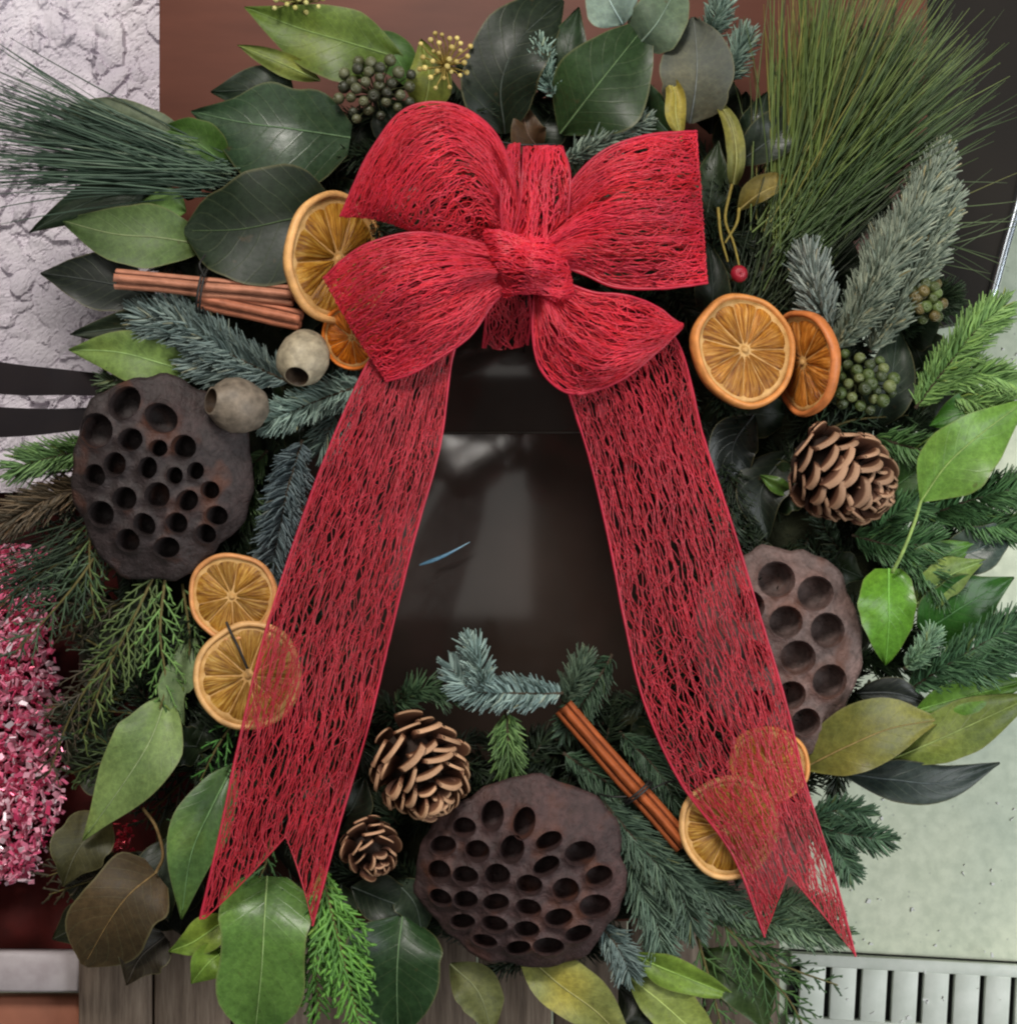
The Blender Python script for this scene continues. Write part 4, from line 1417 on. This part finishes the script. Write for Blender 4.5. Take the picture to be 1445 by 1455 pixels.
h1 = [(535, 365, 50), (680, 425, 55), (420, 475, 50), (562, 513, 43), (672, 545, 34), (770, 540, 47), (500, 610, 46), (630, 625, 32), (735, 655, 30), (815, 635, 34), (415, 655, 43), (868, 712, 34), (535, 748, 44), (665, 735, 38), (780, 755, 44), (435, 810, 48), (890, 815, 38), (610, 850, 45), (735, 845, 40), (845, 888, 38), (540, 915, 45), (690, 945, 36)]
pod(229, 678, 30, 120, 142, 0.12, [(x / 2.89, 450 + y / 2.89, r / 2.89 * 1.10, rng.uniform(0.8, 1.05), rng.uniform(0, 3)) for x, y, r in h1], lin(48, 40, 40), 'dark dried lotus pod at the left with many seed holes', 30, (-0.12, 0.10), 3, grow=1.35)
h2 = [(610, 640, 42, .85), (722, 592, 40, 1.35), (848, 615, 38, 1.5), (945, 688, 50, .65), (1070, 738, 52, .8), (525, 718, 48, .75), (662, 730, 44, .9), (800, 718, 42, 1.25), (935, 785, 50, .65), (1145, 838, 50, .8), (510, 822, 42, 1.0), (615, 832, 46, .8), (742, 826, 45, 1.0), (868, 862, 46, .85), (1012, 886, 46, .95), (515, 930, 42, .8), (615, 932, 44, .85), (735, 940, 48, .75), (865, 957, 46, .75), (985, 1003, 50, .75), (1130, 962, 52, .8), (602, 1030, 46, .7), (730, 1030, 48, .7), (858, 1052, 46, .75), (1065, 1076, 50, .7), (690, 1108, 46, .6), (825, 1135, 46, .65), (945, 1128, 46, .65)]
pod(744, 1240, 44, 148, 129, 0.0, [(450 + x / 2.882, 950 + y / 2.882, r / 2.882 * 1.17, k, (0.5 if k < 0.7 and y < 800 else rng.uniform(-0.35, 0.25))) for x, y, r, k in h2], lin(62, 46, 45), 'large dark lotus pod at the bottom centre of the wreath', 36, (0.02, 0.14), 5, grow=1.22)
h3 = [(1099, 823, 22), (1153, 842, 23), (1111, 882, 21), (1170, 894, 21), (1128, 932, 22), (1174, 966, 21), (1120, 985, 19), (1142, 1024, 19), (1068, 930, 18), (1060, 860, 18), (1075, 1000, 18)]
pod(1106, 924, 10, 111, 152, 0.05, [(x, y, r * 1.1, rng.uniform(0.9, 1.05), 0.3) for x, y, r in h3], lin(98, 83, 79), 'brown lotus pod partly covered by the right ribbon tail', 26, (0.05, 0.06), 8, grow=1.12)


# ---- pine cones
def scale_mesh(wd=1.0):
    mb = MB()
    nu, nv = 7, 7
    top = np.zeros((nu, nv, 3))
    for i in range(nu):
        f = i / (nu - 1)
        hw = (0.16 + 0.34 * math.sin(min(f * 1.25, 1.0) * math.pi / 2)) * wd
        for j in range(nv):
            g = j / (nv - 1) * 2 - 1
            x = f * (1 - 0.16 * (g * g) * f)
            y = hw * g * (1 - 0.12 * (f > 0.9))
            z = 0.22 * f * f - 0.10 * g * g * f + 0.03 * (f > 0.95)
            top[i, j] = (x, y, z)
    bot = top.copy()
    th = np.linspace(0.03, 0.15, nu)[:, None]
    bot[..., 2] -= th
    bot[-1, :, 0] -= 0.04
    mb.grid(top)
    mb.grid(bot[:, ::-1])
    rim = np.stack([top[-1], top[-1] * 0.5 + bot[-1] * 0.5 + np.array([0.05, 0, 0]), bot[-1]], 1)
    uv = np.ones((nv, 3, 2))
    mb.grid(rim, uv)
    for e in (0, nv - 1):
        mb.grid(np.stack([top[:, e], bot[:, e]], 1))
    return mb.mesh('scale')


SCALE = scale_mesh()
SCALE.materials.append(M['scale'])
M['conecore'] = simple('cone_core', lin(32, 20, 14), lin(52, 34, 24), 80, 0.8)


def cone(cx, cy, z, axis, length, radius, n, label, tint=(1, 1, 1), openness=55, spin=0, ssz=0.62):
    t = thing('pine_cone', label, 'pine cone', tuple(P(cx, cy, z)), 'pine cones on the wreath')
    t.rotation_euler = frame(axis, spin).to_euler()
    mb = MB()
    zz = np.linspace(-0.5, 0.46, 12)
    prof = np.array([0.3, 0.42, 0.46, 0.46, 0.45, 0.42, 0.38, 0.33, 0.27, 0.2, 0.12, 0.04])
    mb.tubes(np.stack([zz * 0, zz * 0, zz * length * S], 1), prof * radius * S, 12, caps=True)
    obj('core', mb, 'conecore', t)
    for k in range(n):
        f = (k + 0.5) / n
        h = (-0.46 + 0.94 * f ** 0.9)
        r0 = np.interp(f, [0, 0.3, 0.7, 1], [0.26, 0.34, 0.24, 0.02]) * radius
        a = k * 2.39996
        s = radius * ssz * np.interp(f, [0, 0.25, 0.6, 0.9, 1], [0.72, 1.0, 0.95, 0.6, 0.4])
        el = R(np.interp(f, [0, 0.35, 0.75, 1], [openness - 62, openness - 36, openness - 8, openness + 28]) + rng.normal(0, 8))
        o = bpy.data.objects.new('scale', SCALE)
        COL.objects.link(o)
        o.parent = t
        o.location = (r0 * math.cos(a) * S, r0 * math.sin(a) * S, h * length * S)
        m = Matrix.Rotation(a + rng.normal(0, 0.10), 3, 'Z') @ Matrix.Rotation(-el, 3, 'Y') @ Matrix.Rotation(rng.normal(0, 0.16), 3, 'X')
        o.rotation_euler = m.to_euler()
        q_ = s * S * rng.uniform(.86, 1.12)
        o.scale = (q_, q_ * rng.uniform(.85, 1.15), q_ * rng.uniform(.7, 1.3))
        g = rng.uniform(0.75, 1.2)
        o.color = (tint[0] * g, tint[1] * g, tint[2] * g, 1)
    return t


cone(1196, 676, 42, (0.72, -0.42, 0.55), 138, 90, 82, 'pine cone with pale scale tips above the right lotus pod', (0.88, 0.82, 0.80), 64, 0.4, 0.50)
cone(598, 1094, 48, (0.42, -0.62, 0.5), 118, 86, 66, 'open brown pine cone beside the large lotus pod', (1.15, 1.06, 0.98), 48, 1.0, 0.54)
cone(526, 1205, 14, (0.35, -0.5, 0.6), 70, 46, 40, 'small dark pine cone under the left ribbon tail', (1.0, 0.9, 0.85), 48, 0.3, 0.64)


# ---- gum nuts
def gumnut(cx, cy, z, axis, Lg, rg, color, label):
    t = thing('gum_nut', label, 'gum nut', tuple(P(cx, cy, z)), 'gum nuts')
    t.rotation_euler = frame(axis).to_euler()
    prof = [(0.05, -0.55), (0.35, -0.52), (0.72, -0.38), (0.95, -0.1), (1.0, 0.12), (0.9, 0.34), (0.66, 0.50), (0.52, 0.56), (0.50, 0.62), (0.44, 0.62)]
    na = 28
    G = np.array([[np.array([r * rg * math.cos(i / na * 2 * math.pi) * (1 + 0.03 * math.sin(4 * i / na * 2 * math.pi)), r * rg * math.sin(i / na * 2 * math.pi), h * Lg]) * S for r, h in prof] for i in range(na + 1)])
    mb = MB()
    mb.grid(G)
    obj('shell', mb, 'gumnut', t, color=color)
    prof = [(0.44, 0.62), (0.40, 0.55), (0.36, 0.3), (0.2, 0.22), (0.01, 0.24)]
    G = np.array([[np.array([r * rg * math.cos(i / na * 2 * math.pi), r * rg * math.sin(i / na * 2 * math.pi), h * Lg]) * S for r, h in prof] for i in range(na + 1)])
    mb = MB()
    mb.grid(G)
    obj('mouth', mb, 'gumnut', t, color=lin(58, 44, 32))
    return t


gumnut(432, 506, 58, (-0.12, -0.62, 0.62), 70, 37, lin(164, 152, 128), 'pale gum nut beside the slice left of the bow')
gumnut(342, 577, 46, (-0.75, 0.12, 0.55), 74, 39, lin(124, 112, 98), 'greyish gum nut touching the left lotus pod')


# ---- cinnamon sticks
def cinnamon(p0, p1, rad, color, label, tie=None, flat=0.8):
    a, b = P(*p0), P(*p1)
    mid = (a + b) / 2
    t = thing('cinnamon_stick', label, 'cinnamon stick', tuple(mid), 'cinnamon sticks')
    d = unit(b - a)
    L = np.linalg.norm(b - a)
    side = unit(np.cross(d, [0, 0, 1]))
    up = np.cross(side, d)
    # double scroll cross-section
    sec = []
    for k in range(16):
        th = -1.5 * math.pi + k / 15 * 1.9 * math.pi
        r = 0.24 + 0.28 * k / 15
        sec.append((-0.46 + r * math.cos(th) * 1.0, r * math.sin(th) * 1.6))
    left = sec
    right = [(-x, y) for x, y in sec[::-1]]
    mid_s = left + right
    sec = np.array(mid_s)
    # outward thickness
    nrm = np.gradient(sec, axis=0)
    nrm = np.stack([-nrm[:, 1], nrm[:, 0]], 1)
    nrm /= np.linalg.norm(nrm, axis=1, keepdims=True) + 1e-9
    nl = 22
    loop = np.vstack([sec + nrm * 0.07, (sec - nrm * 0.07)[::-1]])
    G = np.zeros((nl, len(loop) + 1, 3))
    w1, w2 = wob(nl, 0.04, smooth=4), wob(nl, 0.6, smooth=4)
    for i in range(nl):
        c = a + d * L * i / (nl - 1) + (side * w2[i] + up * w2[::-1][i] * 0.5) * S - mid
        q = loop * rad * S * (1 + w1[i])
        g = c + q[:, :1] * side + q[:, 1:] * up * flat
        G[i, :-1] = g
        G[i, -1] = g[0]
    mb = MB()
    n0 = 0
    mb.grid(G)
    k = len(loop)
    half = len(sec)
    for e in (0, nl - 1):
        o = e * (k + 1)
        mb.q.append(np.array([(o + i, o + i + 1, o + k - 2 - i, o + k - 1 - i) for i in range(half - 1)], int))
    obj('quill', mb, 'cinnamon', t, color=color)
    # inner packed bark
    mb = MB()
    for sx in (-0.42, 0.42):
        pts = np.array([a + d * L * q - mid + side * sx * rad * S for q in np.linspace(0.02, 0.98, 8)])
        mb.tubes(pts, 0.26 * rad * S, 9, caps=True)
    obj('inner_roll', mb, 'cinnamon', t, color=tuple(c * 0.6 for c in color))
    return t


CC = lin(182, 122, 96)
cinnamon((165, 396, 36), (418, 420, 48), 17, CC, 'upper of two tied cinnamon sticks left of the bow')
cinnamon((285, 424, 30), (428, 456, 44), 18, lin(178, 110, 82), 'lower of two tied cinnamon sticks left of the bow')
cinnamon((800, 1005, 18), (972, 1200, 26), 18, lin(160, 82, 40), 'single cinnamon stick reaching under the right ribbon tail')


def wrap(c, d, ru, rv, label, loops=2, tails=(), rad=1.8):
    c = P(*c)
    t = thing('tie_wire', label, 'wire', tuple(c))
    d = unit([d[0], -d[1], 0])
    side = unit(np.cross(d, [0, 0, 1]))
    mb = MB()
    th = np.linspace(0, 2 * math.pi * loops, 40 * loops)
    pts = np.array([side * ru * S * math.cos(a) + np.array([0, 0, 1]) * rv * S * math.sin(a) + d * S * (a - math.pi * loops) * 0.7 for a in th])
    mb.tubes(pts, rad * S, 6)
    obj('loop', mb, 'wire', t)
    for tl in tails:
        mb = MB()
        mb.tubes(cr(np.array([P(*q) - c for q in tl]), 12), rad * 0.8 * S, 5)
        obj('wire_end', mb, 'wire', t)


wrap((290, 413, 38), (0.98, 0.15), 31, 24, 'black wire tied round the two cinnamon sticks', 2, [[(290, 392, 62), (284, 376, 64), (292, 362, 54)], [(288, 436, 52), (294, 448, 40), (296, 462, 24)]])
wrap((906, 1126, 22), (0.66, 0.75), 24, 20, 'black wire tied round the single cinnamon stick', 2, [[(890, 1132, 34), (868, 1132, 30), (850, 1128, 14)], [(925, 1122, 34), (945, 1112, 24), (960, 1110, 10)]])
mb = MB()
mb.tubes(cr(w3([(352, 950, 50), (340, 922, 56), (330, 902, 44), (322, 884, 34)]), 14), 2.0 * S, 6)
o = obj('tie_wire', mb, 'wire')
tag(o, 'short black wire joining the two orange slices at the lower left', 'wire')
mb = MB()
mb.tubes(cr(w3([(700, 200, 40), (740, 206, 52), (790, 205, 44)]), 14), 1.8 * S, 6)
mb.tubes(cr(w3([(748, 420, 90), (747, 460, 60), (744, 500, 10)]), 14), 1.6 * S, 6)
o = obj('tie_wire', mb, 'wire')
tag(o, 'thin black wire holding the bow to the top of the wreath', 'wire')


# ---- berries
def berry_mesh():
    prof = [(0.02, -1.0), (0.5, -0.86), (0.9, -0.42), (1.0, 0.05), (0.86, 0.5), (0.55, 0.8), (0.42, 0.86), (0.38, 0.80), (0.16, 0.84), (0.10, 1.05), (0.01, 1.08)]
    na = 14
    G = np.array([[(r * math.cos(i / na * 2 * math.pi), r * math.sin(i / na * 2 * math.pi), h) for r, h in prof] for i in range(na + 1)])
    mb = MB()
    mb.grid(G)
    me = mb.mesh('berry')
    me.materials.append(M['berry'])
    return me


BERRY = berry_mesh()


def cluster(cx, cy, z, rx, ry, n, br, colors, label, name='ivy_berry_cluster', cat='berries', stemcol=(70, 74, 44), dome=26, group='ivy berry clusters'):
    t = thing(name, label, cat, tuple(P(cx, cy, z)), group)
    hub = np.array([0, 0, -30 * S])
    pts = []
    for k in range(n):
        a = k * 2.39996
        r = math.sqrt((k + 0.5) / n)
        p = np.array([r * rx * math.cos(a) + rng.normal(0, 2), r * ry * math.sin(a) + rng.normal(0, 2), dome * (1 - r * r) + rng.normal(0, 4)]) * S
        o = bpy.data.objects.new('berry', BERRY)
        COL.objects.link(o)
        o.parent = t
        o.location = p
        dirv = Vector(p - hub).normalized()
        o.rotation_euler = dirv.to_track_quat('Z', 'Y').to_euler()
        o.scale = (br * S * rng.uniform(0.8, 1.12),) * 3
        c = colors[k % len(colors)]
        g = rng.uniform(0.8, 1.25)
        o.color = (*[q * g for q in c], 1)
        pts.append([hub, hub * 0.4 + p * 0.6 + rng.normal(0, 2, 3) * S, p])
    mb = MB()
    mb.tubes(np.array(pts), np.array([[1.5, 1.1, 1.0]]) * S, 5)
    mb.tubes(np.array([hub + np.array([0, 0, -40 * S]), hub, hub * 0.8]), 2.6 * S, 6)
    obj('stalks', mb, 'twig', t, color=lin(*stemcol))


cluster(532, 128, 14, 58, 46, 30, 8.2, [lin(74, 76, 52), lin(96, 98, 72), lin(54, 56, 42)], 'dark ivy berry cluster above the left of the bow')
cluster(1222, 545, 22, 52, 42, 28, 9.0, [lin(72, 86, 44), lin(98, 106, 64), lin(58, 68, 40)], 'dark green ivy berry cluster above the right pine cone')
cluster(1312, 425, 14, 32, 36, 20, 9.0, [lin(70, 80, 40), lin(96, 84, 46), lin(88, 104, 54)], 'small olive ivy berry cluster beside the frosted fir')
cluster(632, 86, 20, 40, 44, 30, 3.8, [lin(206, 186, 112), lin(186, 164, 92)], 'pale yellow ivy flower head at the top', 'ivy_flower_head', 'flower head', (168, 146, 78), 24, 'ivy flower heads')
cluster(424, -4, 16, 48, 22, 24, 4.2, [lin(196, 190, 120), lin(176, 168, 98)], 'pale yellow ivy flower head cut by the top left edge', 'ivy_flower_head', 'flower head', (150, 146, 84), 20, 'ivy flower heads')
cluster(1047, 390, 48, 4, 4, 1, 15, [lin(168, 34, 52)], 'single red holly berry above the large orange slice', 'holly_berry', 'berry', (96, 84, 44), 0, 'holly berries')
mb = MB()
for q in ([(1050, 378, 40), (1042, 345, 34), (1030, 310, 20), (1040, 262, 14)], [(1034, 372, 30), (1024, 335, 26), (1020, 295, 18)], [(1030, 345, 30), (1046, 318, 30), (1050, 296, 20)]):
    mb.tubes(cr(w3(q), 14), np.linspace(1.4, 2.4, 14) * S, 6)
wobj('holly_stalk', mb, 'twig', color=lin(132, 116, 52))
# ================================================================== BOW
bow = thing('red_bow', 'big red open-weave mesh ribbon bow with two long tails', 'bow', tuple(P(750, 380, 60)))
BO = Vector(P(750, 380, 60))


def bobj(name, mb, mat, parent=None, **kw):
    o = obj(name, mb, mat, parent if parent is not None else bow, **kw)
    if parent is None:
        o.matrix_parent_inverse = Matrix.Translation(-BO)
    return o


class Surf:
    """smooth surface through a control grid rows (u) x columns (v) of (x, y, z)"""

    def __init__(self, grid, nu=160, nv=64, pleat=0.0, crumple=0.0):
        g = np.array(grid, float)
        a = cr(g, nu)
        b = cr(a.transpose(1, 0, 2), nv).transpose(1, 0, 2)
        uu = np.linspace(0, 1, nu)[:, None]
        vv = np.linspace(0, 1, nv)[None, :]
        if pleat:      # gathers that run out from the knot
            p1, p2 = rng.uniform(0, 6, 2)
            b[..., 2] += pleat * np.cos(math.pi * uu) ** 2 * np.sin(2 * math.pi * (2.6 * vv + 0.25 * np.sin(3 * uu)) + p1)
            b[..., 2] += pleat * 0.35 * np.sin(2 * math.pi * (1.3 * vv + 1.2 * uu) + p2)
        if crumple:    # soft buckles along a hanging tail
            p1, p2, p3 = rng.uniform(0, 6, 3)
            b[..., 2] += crumple * np.sin(9 * uu + 3.5 * vv + p1) + crumple * 0.6 * np.sin(19 * uu - 5 * vv + p2) + crumple * 0.5 * np.sin(7 * vv + 4 * uu + p3)
        self.G = np.array([[P(*q) for q in row] for row in b])
        self.nu, self.nv = nu, nv
        N = np.cross(np.gradient(self.G, axis=0), np.gradient(self.G, axis=1))
        N /= np.linalg.norm(N, axis=2, keepdims=True) + 1e-12
        self.N = N
        m = self.G[:, nv // 2]
        self.L = np.linalg.norm(np.diff(m, axis=0), axis=1).sum() / S
        self.W = np.median(np.linalg.norm(self.G[:, -1] - self.G[:, 0], axis=1)) / S

    def at(self, u, v, off=0.0):
        x = np.clip(u, 0, 1) * (self.nu - 1)
        y = np.clip(v, 0, 1) * (self.nv - 1)
        i = np.minimum(x.astype(int), self.nu - 2)
        j = np.minimum(y.astype(int), self.nv - 2)
        fx, fy = (x - i)[..., None], (y - j)[..., None]

        def s(A):
            return (A[i, j] * (1 - fx) + A[i + 1, j] * fx) * (1 - fy) + (A[i, j + 1] * (1 - fx) + A[i + 1, j + 1] * fx) * fy
        return s(self.G) + s(self.N) * (np.asarray(off) * S)[..., None]


def snoise(m, n, amp, knots):
    c = rng.normal(0, amp, (m, knots))
    x = np.linspace(0, knots - 1, n)
    i = np.minimum(x.astype(int), knots - 2)
    t = x - i
    t = t * t * (3 - 2 * t)
    return c[:, i] * (1 - t) + c[:, i + 1] * t


def weave(surf, lane=6.0, rad=1.15, step=6.0, notch=None, cover=1.0, W=None):
    """open lace of merging strands that follow the ribbon's length"""
    W = W or surf.W
    L = surf.L
    mb = MB()
    n = max(12, int(L / step))
    t = np.linspace(0, 1, n)

    def emit(U, V, r):
        off = rng.normal(0, 0.8, U.shape)
        V = np.where(V < 0.012, 0.024 - V, V)
        V = np.where(V > 0.988, 1.976 - V, V)
        V = np.clip(V, 0.012, 0.988)
        if notch is None:
            mb.tubes(surf.at(U, V, off), r * S, 3)
            return
        lim = notch(V)
        for k in range(len(U)):
            ok = U[k] < lim[k]
            e = len(ok) if ok.all() else int(np.argmin(ok))
            if e > 3:
                mb.tubes(surf.at(U[k:k + 1, :e], V[k:k + 1, :e], off[k:k + 1, :e]), r * S, 3)
    # long wandering strands
    m = int(W / lane * 1.15 * cover)
    base = (np.arange(m) + rng.uniform(0, 1, m)) / m
    kn = max(6, int(L / 24))
    V = base[:, None] + snoise(m, n, lane / W * 0.85, kn) + snoise(m, n, lane / W * 0.9, max(4, kn // 4))
    emit(np.broadcast_to(t, V.shape).copy(), V, rad)
    # second family with tighter zigzag so that neighbours touch and part
    m = int(W / lane * 0.9 * cover)
    base = (np.arange(m) + 0.5) / m
    kn = max(8, int(L / 13))
    V = base[:, None] + snoise(m, n, lane / W * 0.75, kn)
    emit(np.broadcast_to(t, V.shape).copy(), V, rad * 0.85)
    # short slanting ties
    m = int(L * W / 330 * cover)
    u0 = rng.uniform(0, 1, m)
    v0 = rng.uniform(0.02, 0.98, m)
    ln = rng.uniform(14, 34, m)
    an = rng.choice([-1, 1], m) * np.radians(rng.uniform(18, 62, m))
    q = np.linspace(0, 1, 5)[None]
    U = u0[:, None] + (ln * np.cos(an) / L)[:, None] * q
    V = v0[:, None] + (ln * np.sin(an) / W)[:, None] * q + snoise(m, 5, 1.2 / W, 3)
    emit(np.clip(U, 0, 1), V, rad * 0.8)
    return mb


def edges(surf, rad=2.0, notch=None, step=4.0):
    out = []
    n = int(surf.L / step)
    t = np.linspace(0, 1, n)
    for v in (0.004, 0.996):
        tt = t if notch is None else t * float(notch(np.array([v]))[0])
        mb = MB()
        mb.tubes(surf.at(tt, np.full(n, v)), rad * S * (1 + wob(n, 0.1)), 6)
        out.append(('wired_edge', mb))
    if notch is not None:
        mb = MB()
        vv = np.linspace(0.004, 0.996, 60)
        mb.tubes(surf.at(notch(vv) - 0.002, vv), rad * 0.6 * S * (1 + wob(60, 0.2)), 5)
        out.append(('cut_hem', mb))
    return out


def strip(name, grid, lane=5.6, rad=1.15, mat='ribbon', notch=None, cover=1.0, W=None, edge=True, erad=2.0, label=None, pleat=0.0, crumple=0.0):
    s = Surf(grid, pleat=pleat, crumple=crumple)
    o = bobj(name, weave(s, lane, rad, notch=notch, cover=cover, W=W), mat)
    if edge:
        for nm, e in edges(s, erad, notch):
            obj(nm, e, 'ribbon_edge' if nm == 'wired_edge' else mat, o)
    if label:
        o['label'] = label
    return o


# tails
def zl(pts):
    return pts


left_tail = [
    [(640, 425, 70), (682, 424, 74), (722, 420, 72)],
    [(560, 470, 84), (620, 462, 92), (678, 452, 86)],
    [(520, 520, 88), (585, 512, 98), (645, 500, 90)],
    [(462, 650, 84), (545, 640, 96), (626, 632, 88)],
    [(414, 782, 70), (505, 772, 84), (588, 770, 76)],
    [(372, 915, 66), (465, 905, 76), (556, 900, 66)],
    [(338, 1060, 66), (435, 1050, 72), (522, 1040, 58)],
    [(312, 1185, 56), (400, 1180, 62), (482, 1175, 56)],
    [(284, 1306, 44), (365, 1320, 52), (440, 1334, 52)]]
nl_ = lambda v: 1 - 0.115 * np.clip(1 - np.abs(2 * v - 1.10) / 1.02, 0, 1)
strip('ribbon_tail', left_tail, 3.9, 0.88, 'ribbon_tail', nl_, 1.15, W=165, erad=1.8, crumple=3.0)
right_tail = [
    [(752, 424, 66), (790, 430, 72), (830, 424, 70)],
    [(790, 500, 84), (850, 480, 92), (920, 455, 84)],
    [(808, 560, 86), (885, 530, 96), (966, 492, 86)],
    [(838, 655, 84), (925, 640, 96), (1000, 622, 84)],
    [(866, 775, 74), (960, 760, 88), (1040, 745, 76)],
    [(888, 890, 62), (990, 880, 78), (1080, 875, 70)],
    [(915, 1000, 58), (1030, 995, 70), (1117, 1000, 66)],
    [(965, 1110, 62), (1070, 1110, 72), (1145, 1115, 64)],
    [(1040, 1215, 62), (1110, 1215, 68), (1180, 1225, 54)],
    [(1086, 1332, 40), (1150, 1345, 44), (1216, 1360, 40)]]
nr_ = lambda v: 1 - 0.085 * np.clip(1 - np.abs(2 * v - 1.0), 0, 1)
strip('ribbon_tail', right_tail, 3.9, 0.88, 'ribbon_tail', nr_, 1.15, W=165, erad=1.8, crumple=3.0)


def loop_pair(front, dz, shrink, lane, rad, cover=1.0, W=None, tipcol=None):
    """front face plus the returning back face of one bow loop; the two meet at the tip fold"""
    f = np.array(front, float)
    c = f.reshape(-1, 3).mean(0)
    b = f[::-1].copy()
    k = len(b)
    fac = np.clip(np.arange(k) / (k - 1) * 2.2, 0, 1)
    b[..., 2] -= (dz * np.sin(np.clip(np.arange(k) / (k - 1) * 1.25, 0, 1) * math.pi / 2))[:, None]
    sh = 1 - (1 - shrink) * fac
    b[..., 0] = c[0] + (b[..., 0] - c[0]) * sh[:, None]
    b[..., 1] = c[1] + (b[..., 1] - c[1]) * sh[:, None]
    b[0, :, :] = f[-1] - np.array([0, 0, 5])
    g = np.concatenate([f, b[0:1] * 1.0, b[1:]])
    return strip('loop', g, lane, rad, 'ribbon', None, cover, W, pleat=6.5)


# lower left loop
loop_pair([
    [(742, 366, 124), (744, 380, 132), (742, 394, 118)],
    [(662, 340, 124), (676, 385, 150), (702, 430, 118)],
    [(590, 330, 128), (620, 395, 164), (668, 478, 122)],
    [(525, 345, 128), (565, 415, 166), (620, 512, 122)],
    [(488, 368, 120), (530, 440, 150), (584, 532, 116)],
    [(463, 392, 106), (502, 462, 124), (553, 541, 104)]], 62, 0.93, 3.8, 0.92, 1.05, 190)
# upper right loop
loop_pair([
    [(762, 340, 118), (760, 356, 130), (762, 372, 118)],
    [(812, 258, 128), (822, 318, 146), (820, 386, 126)],
    [(860, 212, 136), (875, 302, 168), (872, 408, 134)],
    [(918, 192, 138), (930, 298, 174), (932, 411, 138)],
    [(962, 187, 130), (970, 296, 156), (974, 407, 130)],
    [(986, 186, 112), (994, 296, 124), (1001, 403, 112)]], 66, 0.95, 3.8, 0.92, 1.05, 210)
# lower right loop
loop_pair([
    [(760, 398, 112), (766, 394, 120), (772, 388, 112)],
    [(757, 478, 118), (796, 448, 140), (838, 414, 118)],
    [(771, 530, 118), (826, 474, 154), (880, 418, 122)],
    [(814, 560, 114), (862, 497, 156), (912, 426, 122)],
    [(880, 541, 112), (905, 495, 140), (940, 440, 118)],
    [(936, 498, 106), (948, 480, 116), (958, 455, 108)],
    [(964, 470, 98), (966, 465, 100), (968, 460, 98)]], 52, 0.92, 3.8, 0.92, 1.0, 130)
# upper left loop: a hood, seen partly from inside
loop_pair([
    [(742, 345, 112), (736, 352, 104), (728, 360, 104)],
    [(732, 258, 128), (720, 300, 106), (722, 352, 96)],
    [(700, 184, 140), (694, 244, 142), (712, 346, 94)],
    [(640, 147, 144), (650, 214, 172), (702, 344, 94)],
    [(575, 155, 140), (610, 230, 176), (692, 346, 98)],
    [(528, 212, 132), (576, 268, 162), (680, 350, 104)],
    [(503, 262, 122), (560, 298, 142), (666, 354, 108)],
    [(486, 302, 108), (552, 314, 120), (650, 358, 110)]], 56, 0.94, 3.8, 0.92, 1.05, 190)
# centre upright loop behind the knot
loop_pair([
    [(722, 352, 128), (760, 352, 140), (802, 350, 126)],
    [(738, 300, 138), (766, 300, 148), (808, 296, 132)],
    [(742, 252, 132), (768, 250, 140), (810, 248, 126)],
    [(744, 214, 112), (772, 212, 116), (800, 213, 110)]], 50, 1.0, 5.0, 1.3, 1.3, 80)
strip('loop', [
    [(716, 350, 118), (726, 350, 124), (738, 350, 118)],
    [(712, 300, 124), (724, 300, 132), (740, 300, 122)],
    [(714, 240, 116), (726, 240, 122), (738, 236, 112)],
    [(724, 206, 96), (730, 204, 98), (738, 204, 94)]], 4.5, 1.2, 'ribbon', None, 1.2, 34)
# ribbon turned under the knot
strip('underlap', [
    [(694, 420, 84), (722, 420, 92), (752, 418, 86)],
    [(690, 455, 72), (722, 458, 76), (754, 452, 70)],
    [(686, 494, 50), (722, 496, 54), (750, 490, 50)]], 5.0, 1.3, 'ribbon_tail', None, 1.4, 60)
# knot: a soft pinched wrap with folds, its ends tucked under
rows = []
for i, u in enumerate(np.linspace(0, 1, 10)):
    row = []
    e = abs(2 * u - 1)
    for j, v in enumerate(np.linspace(0, 1, 9)):
        a = (v - 0.5) * 3.0
        pin = 1 - 0.22 * e ** 3 + 0.10 * math.sin(u * 7 + 1)
        x = 750 + (u - 0.5) * 112 + 8 * math.sin(a * 1.3 + 0.4)
        y = 377 + 45 * math.sin(a) * pin + 16 * (u - 0.5)
        z = 130 + 46 * math.cos(a) * (1 - 0.25 * e ** 2) - 34 * e ** 4 + 8 * math.sin(u * 11 + v * 4) * math.cos(a) + 6 * math.sin(v * 13 + u * 3)
        row.append((x, y, z))
    rows.append(row)
kn = strip('knot', rows, 4.2, 1.25, 'ribbon', None, 1.5, 120, edge=False)
rows2 = [[(x, y + 6 * math.sin(x * 0.09), z - 7) for x, y, z in r] for r in rows]
s2 = Surf(np.array(rows2).transpose(1, 0, 2))
obj('knot_fold', weave(s2, 4.2, 1.2, cover=1.4, W=100), 'ribbon', kn)
print('objects', len(bpy.data.objects), 'tris', sum(len(o.data.loops) - 2 * len(o.data.polygons) for o in bpy.data.objects if o.type == 'MESH'))
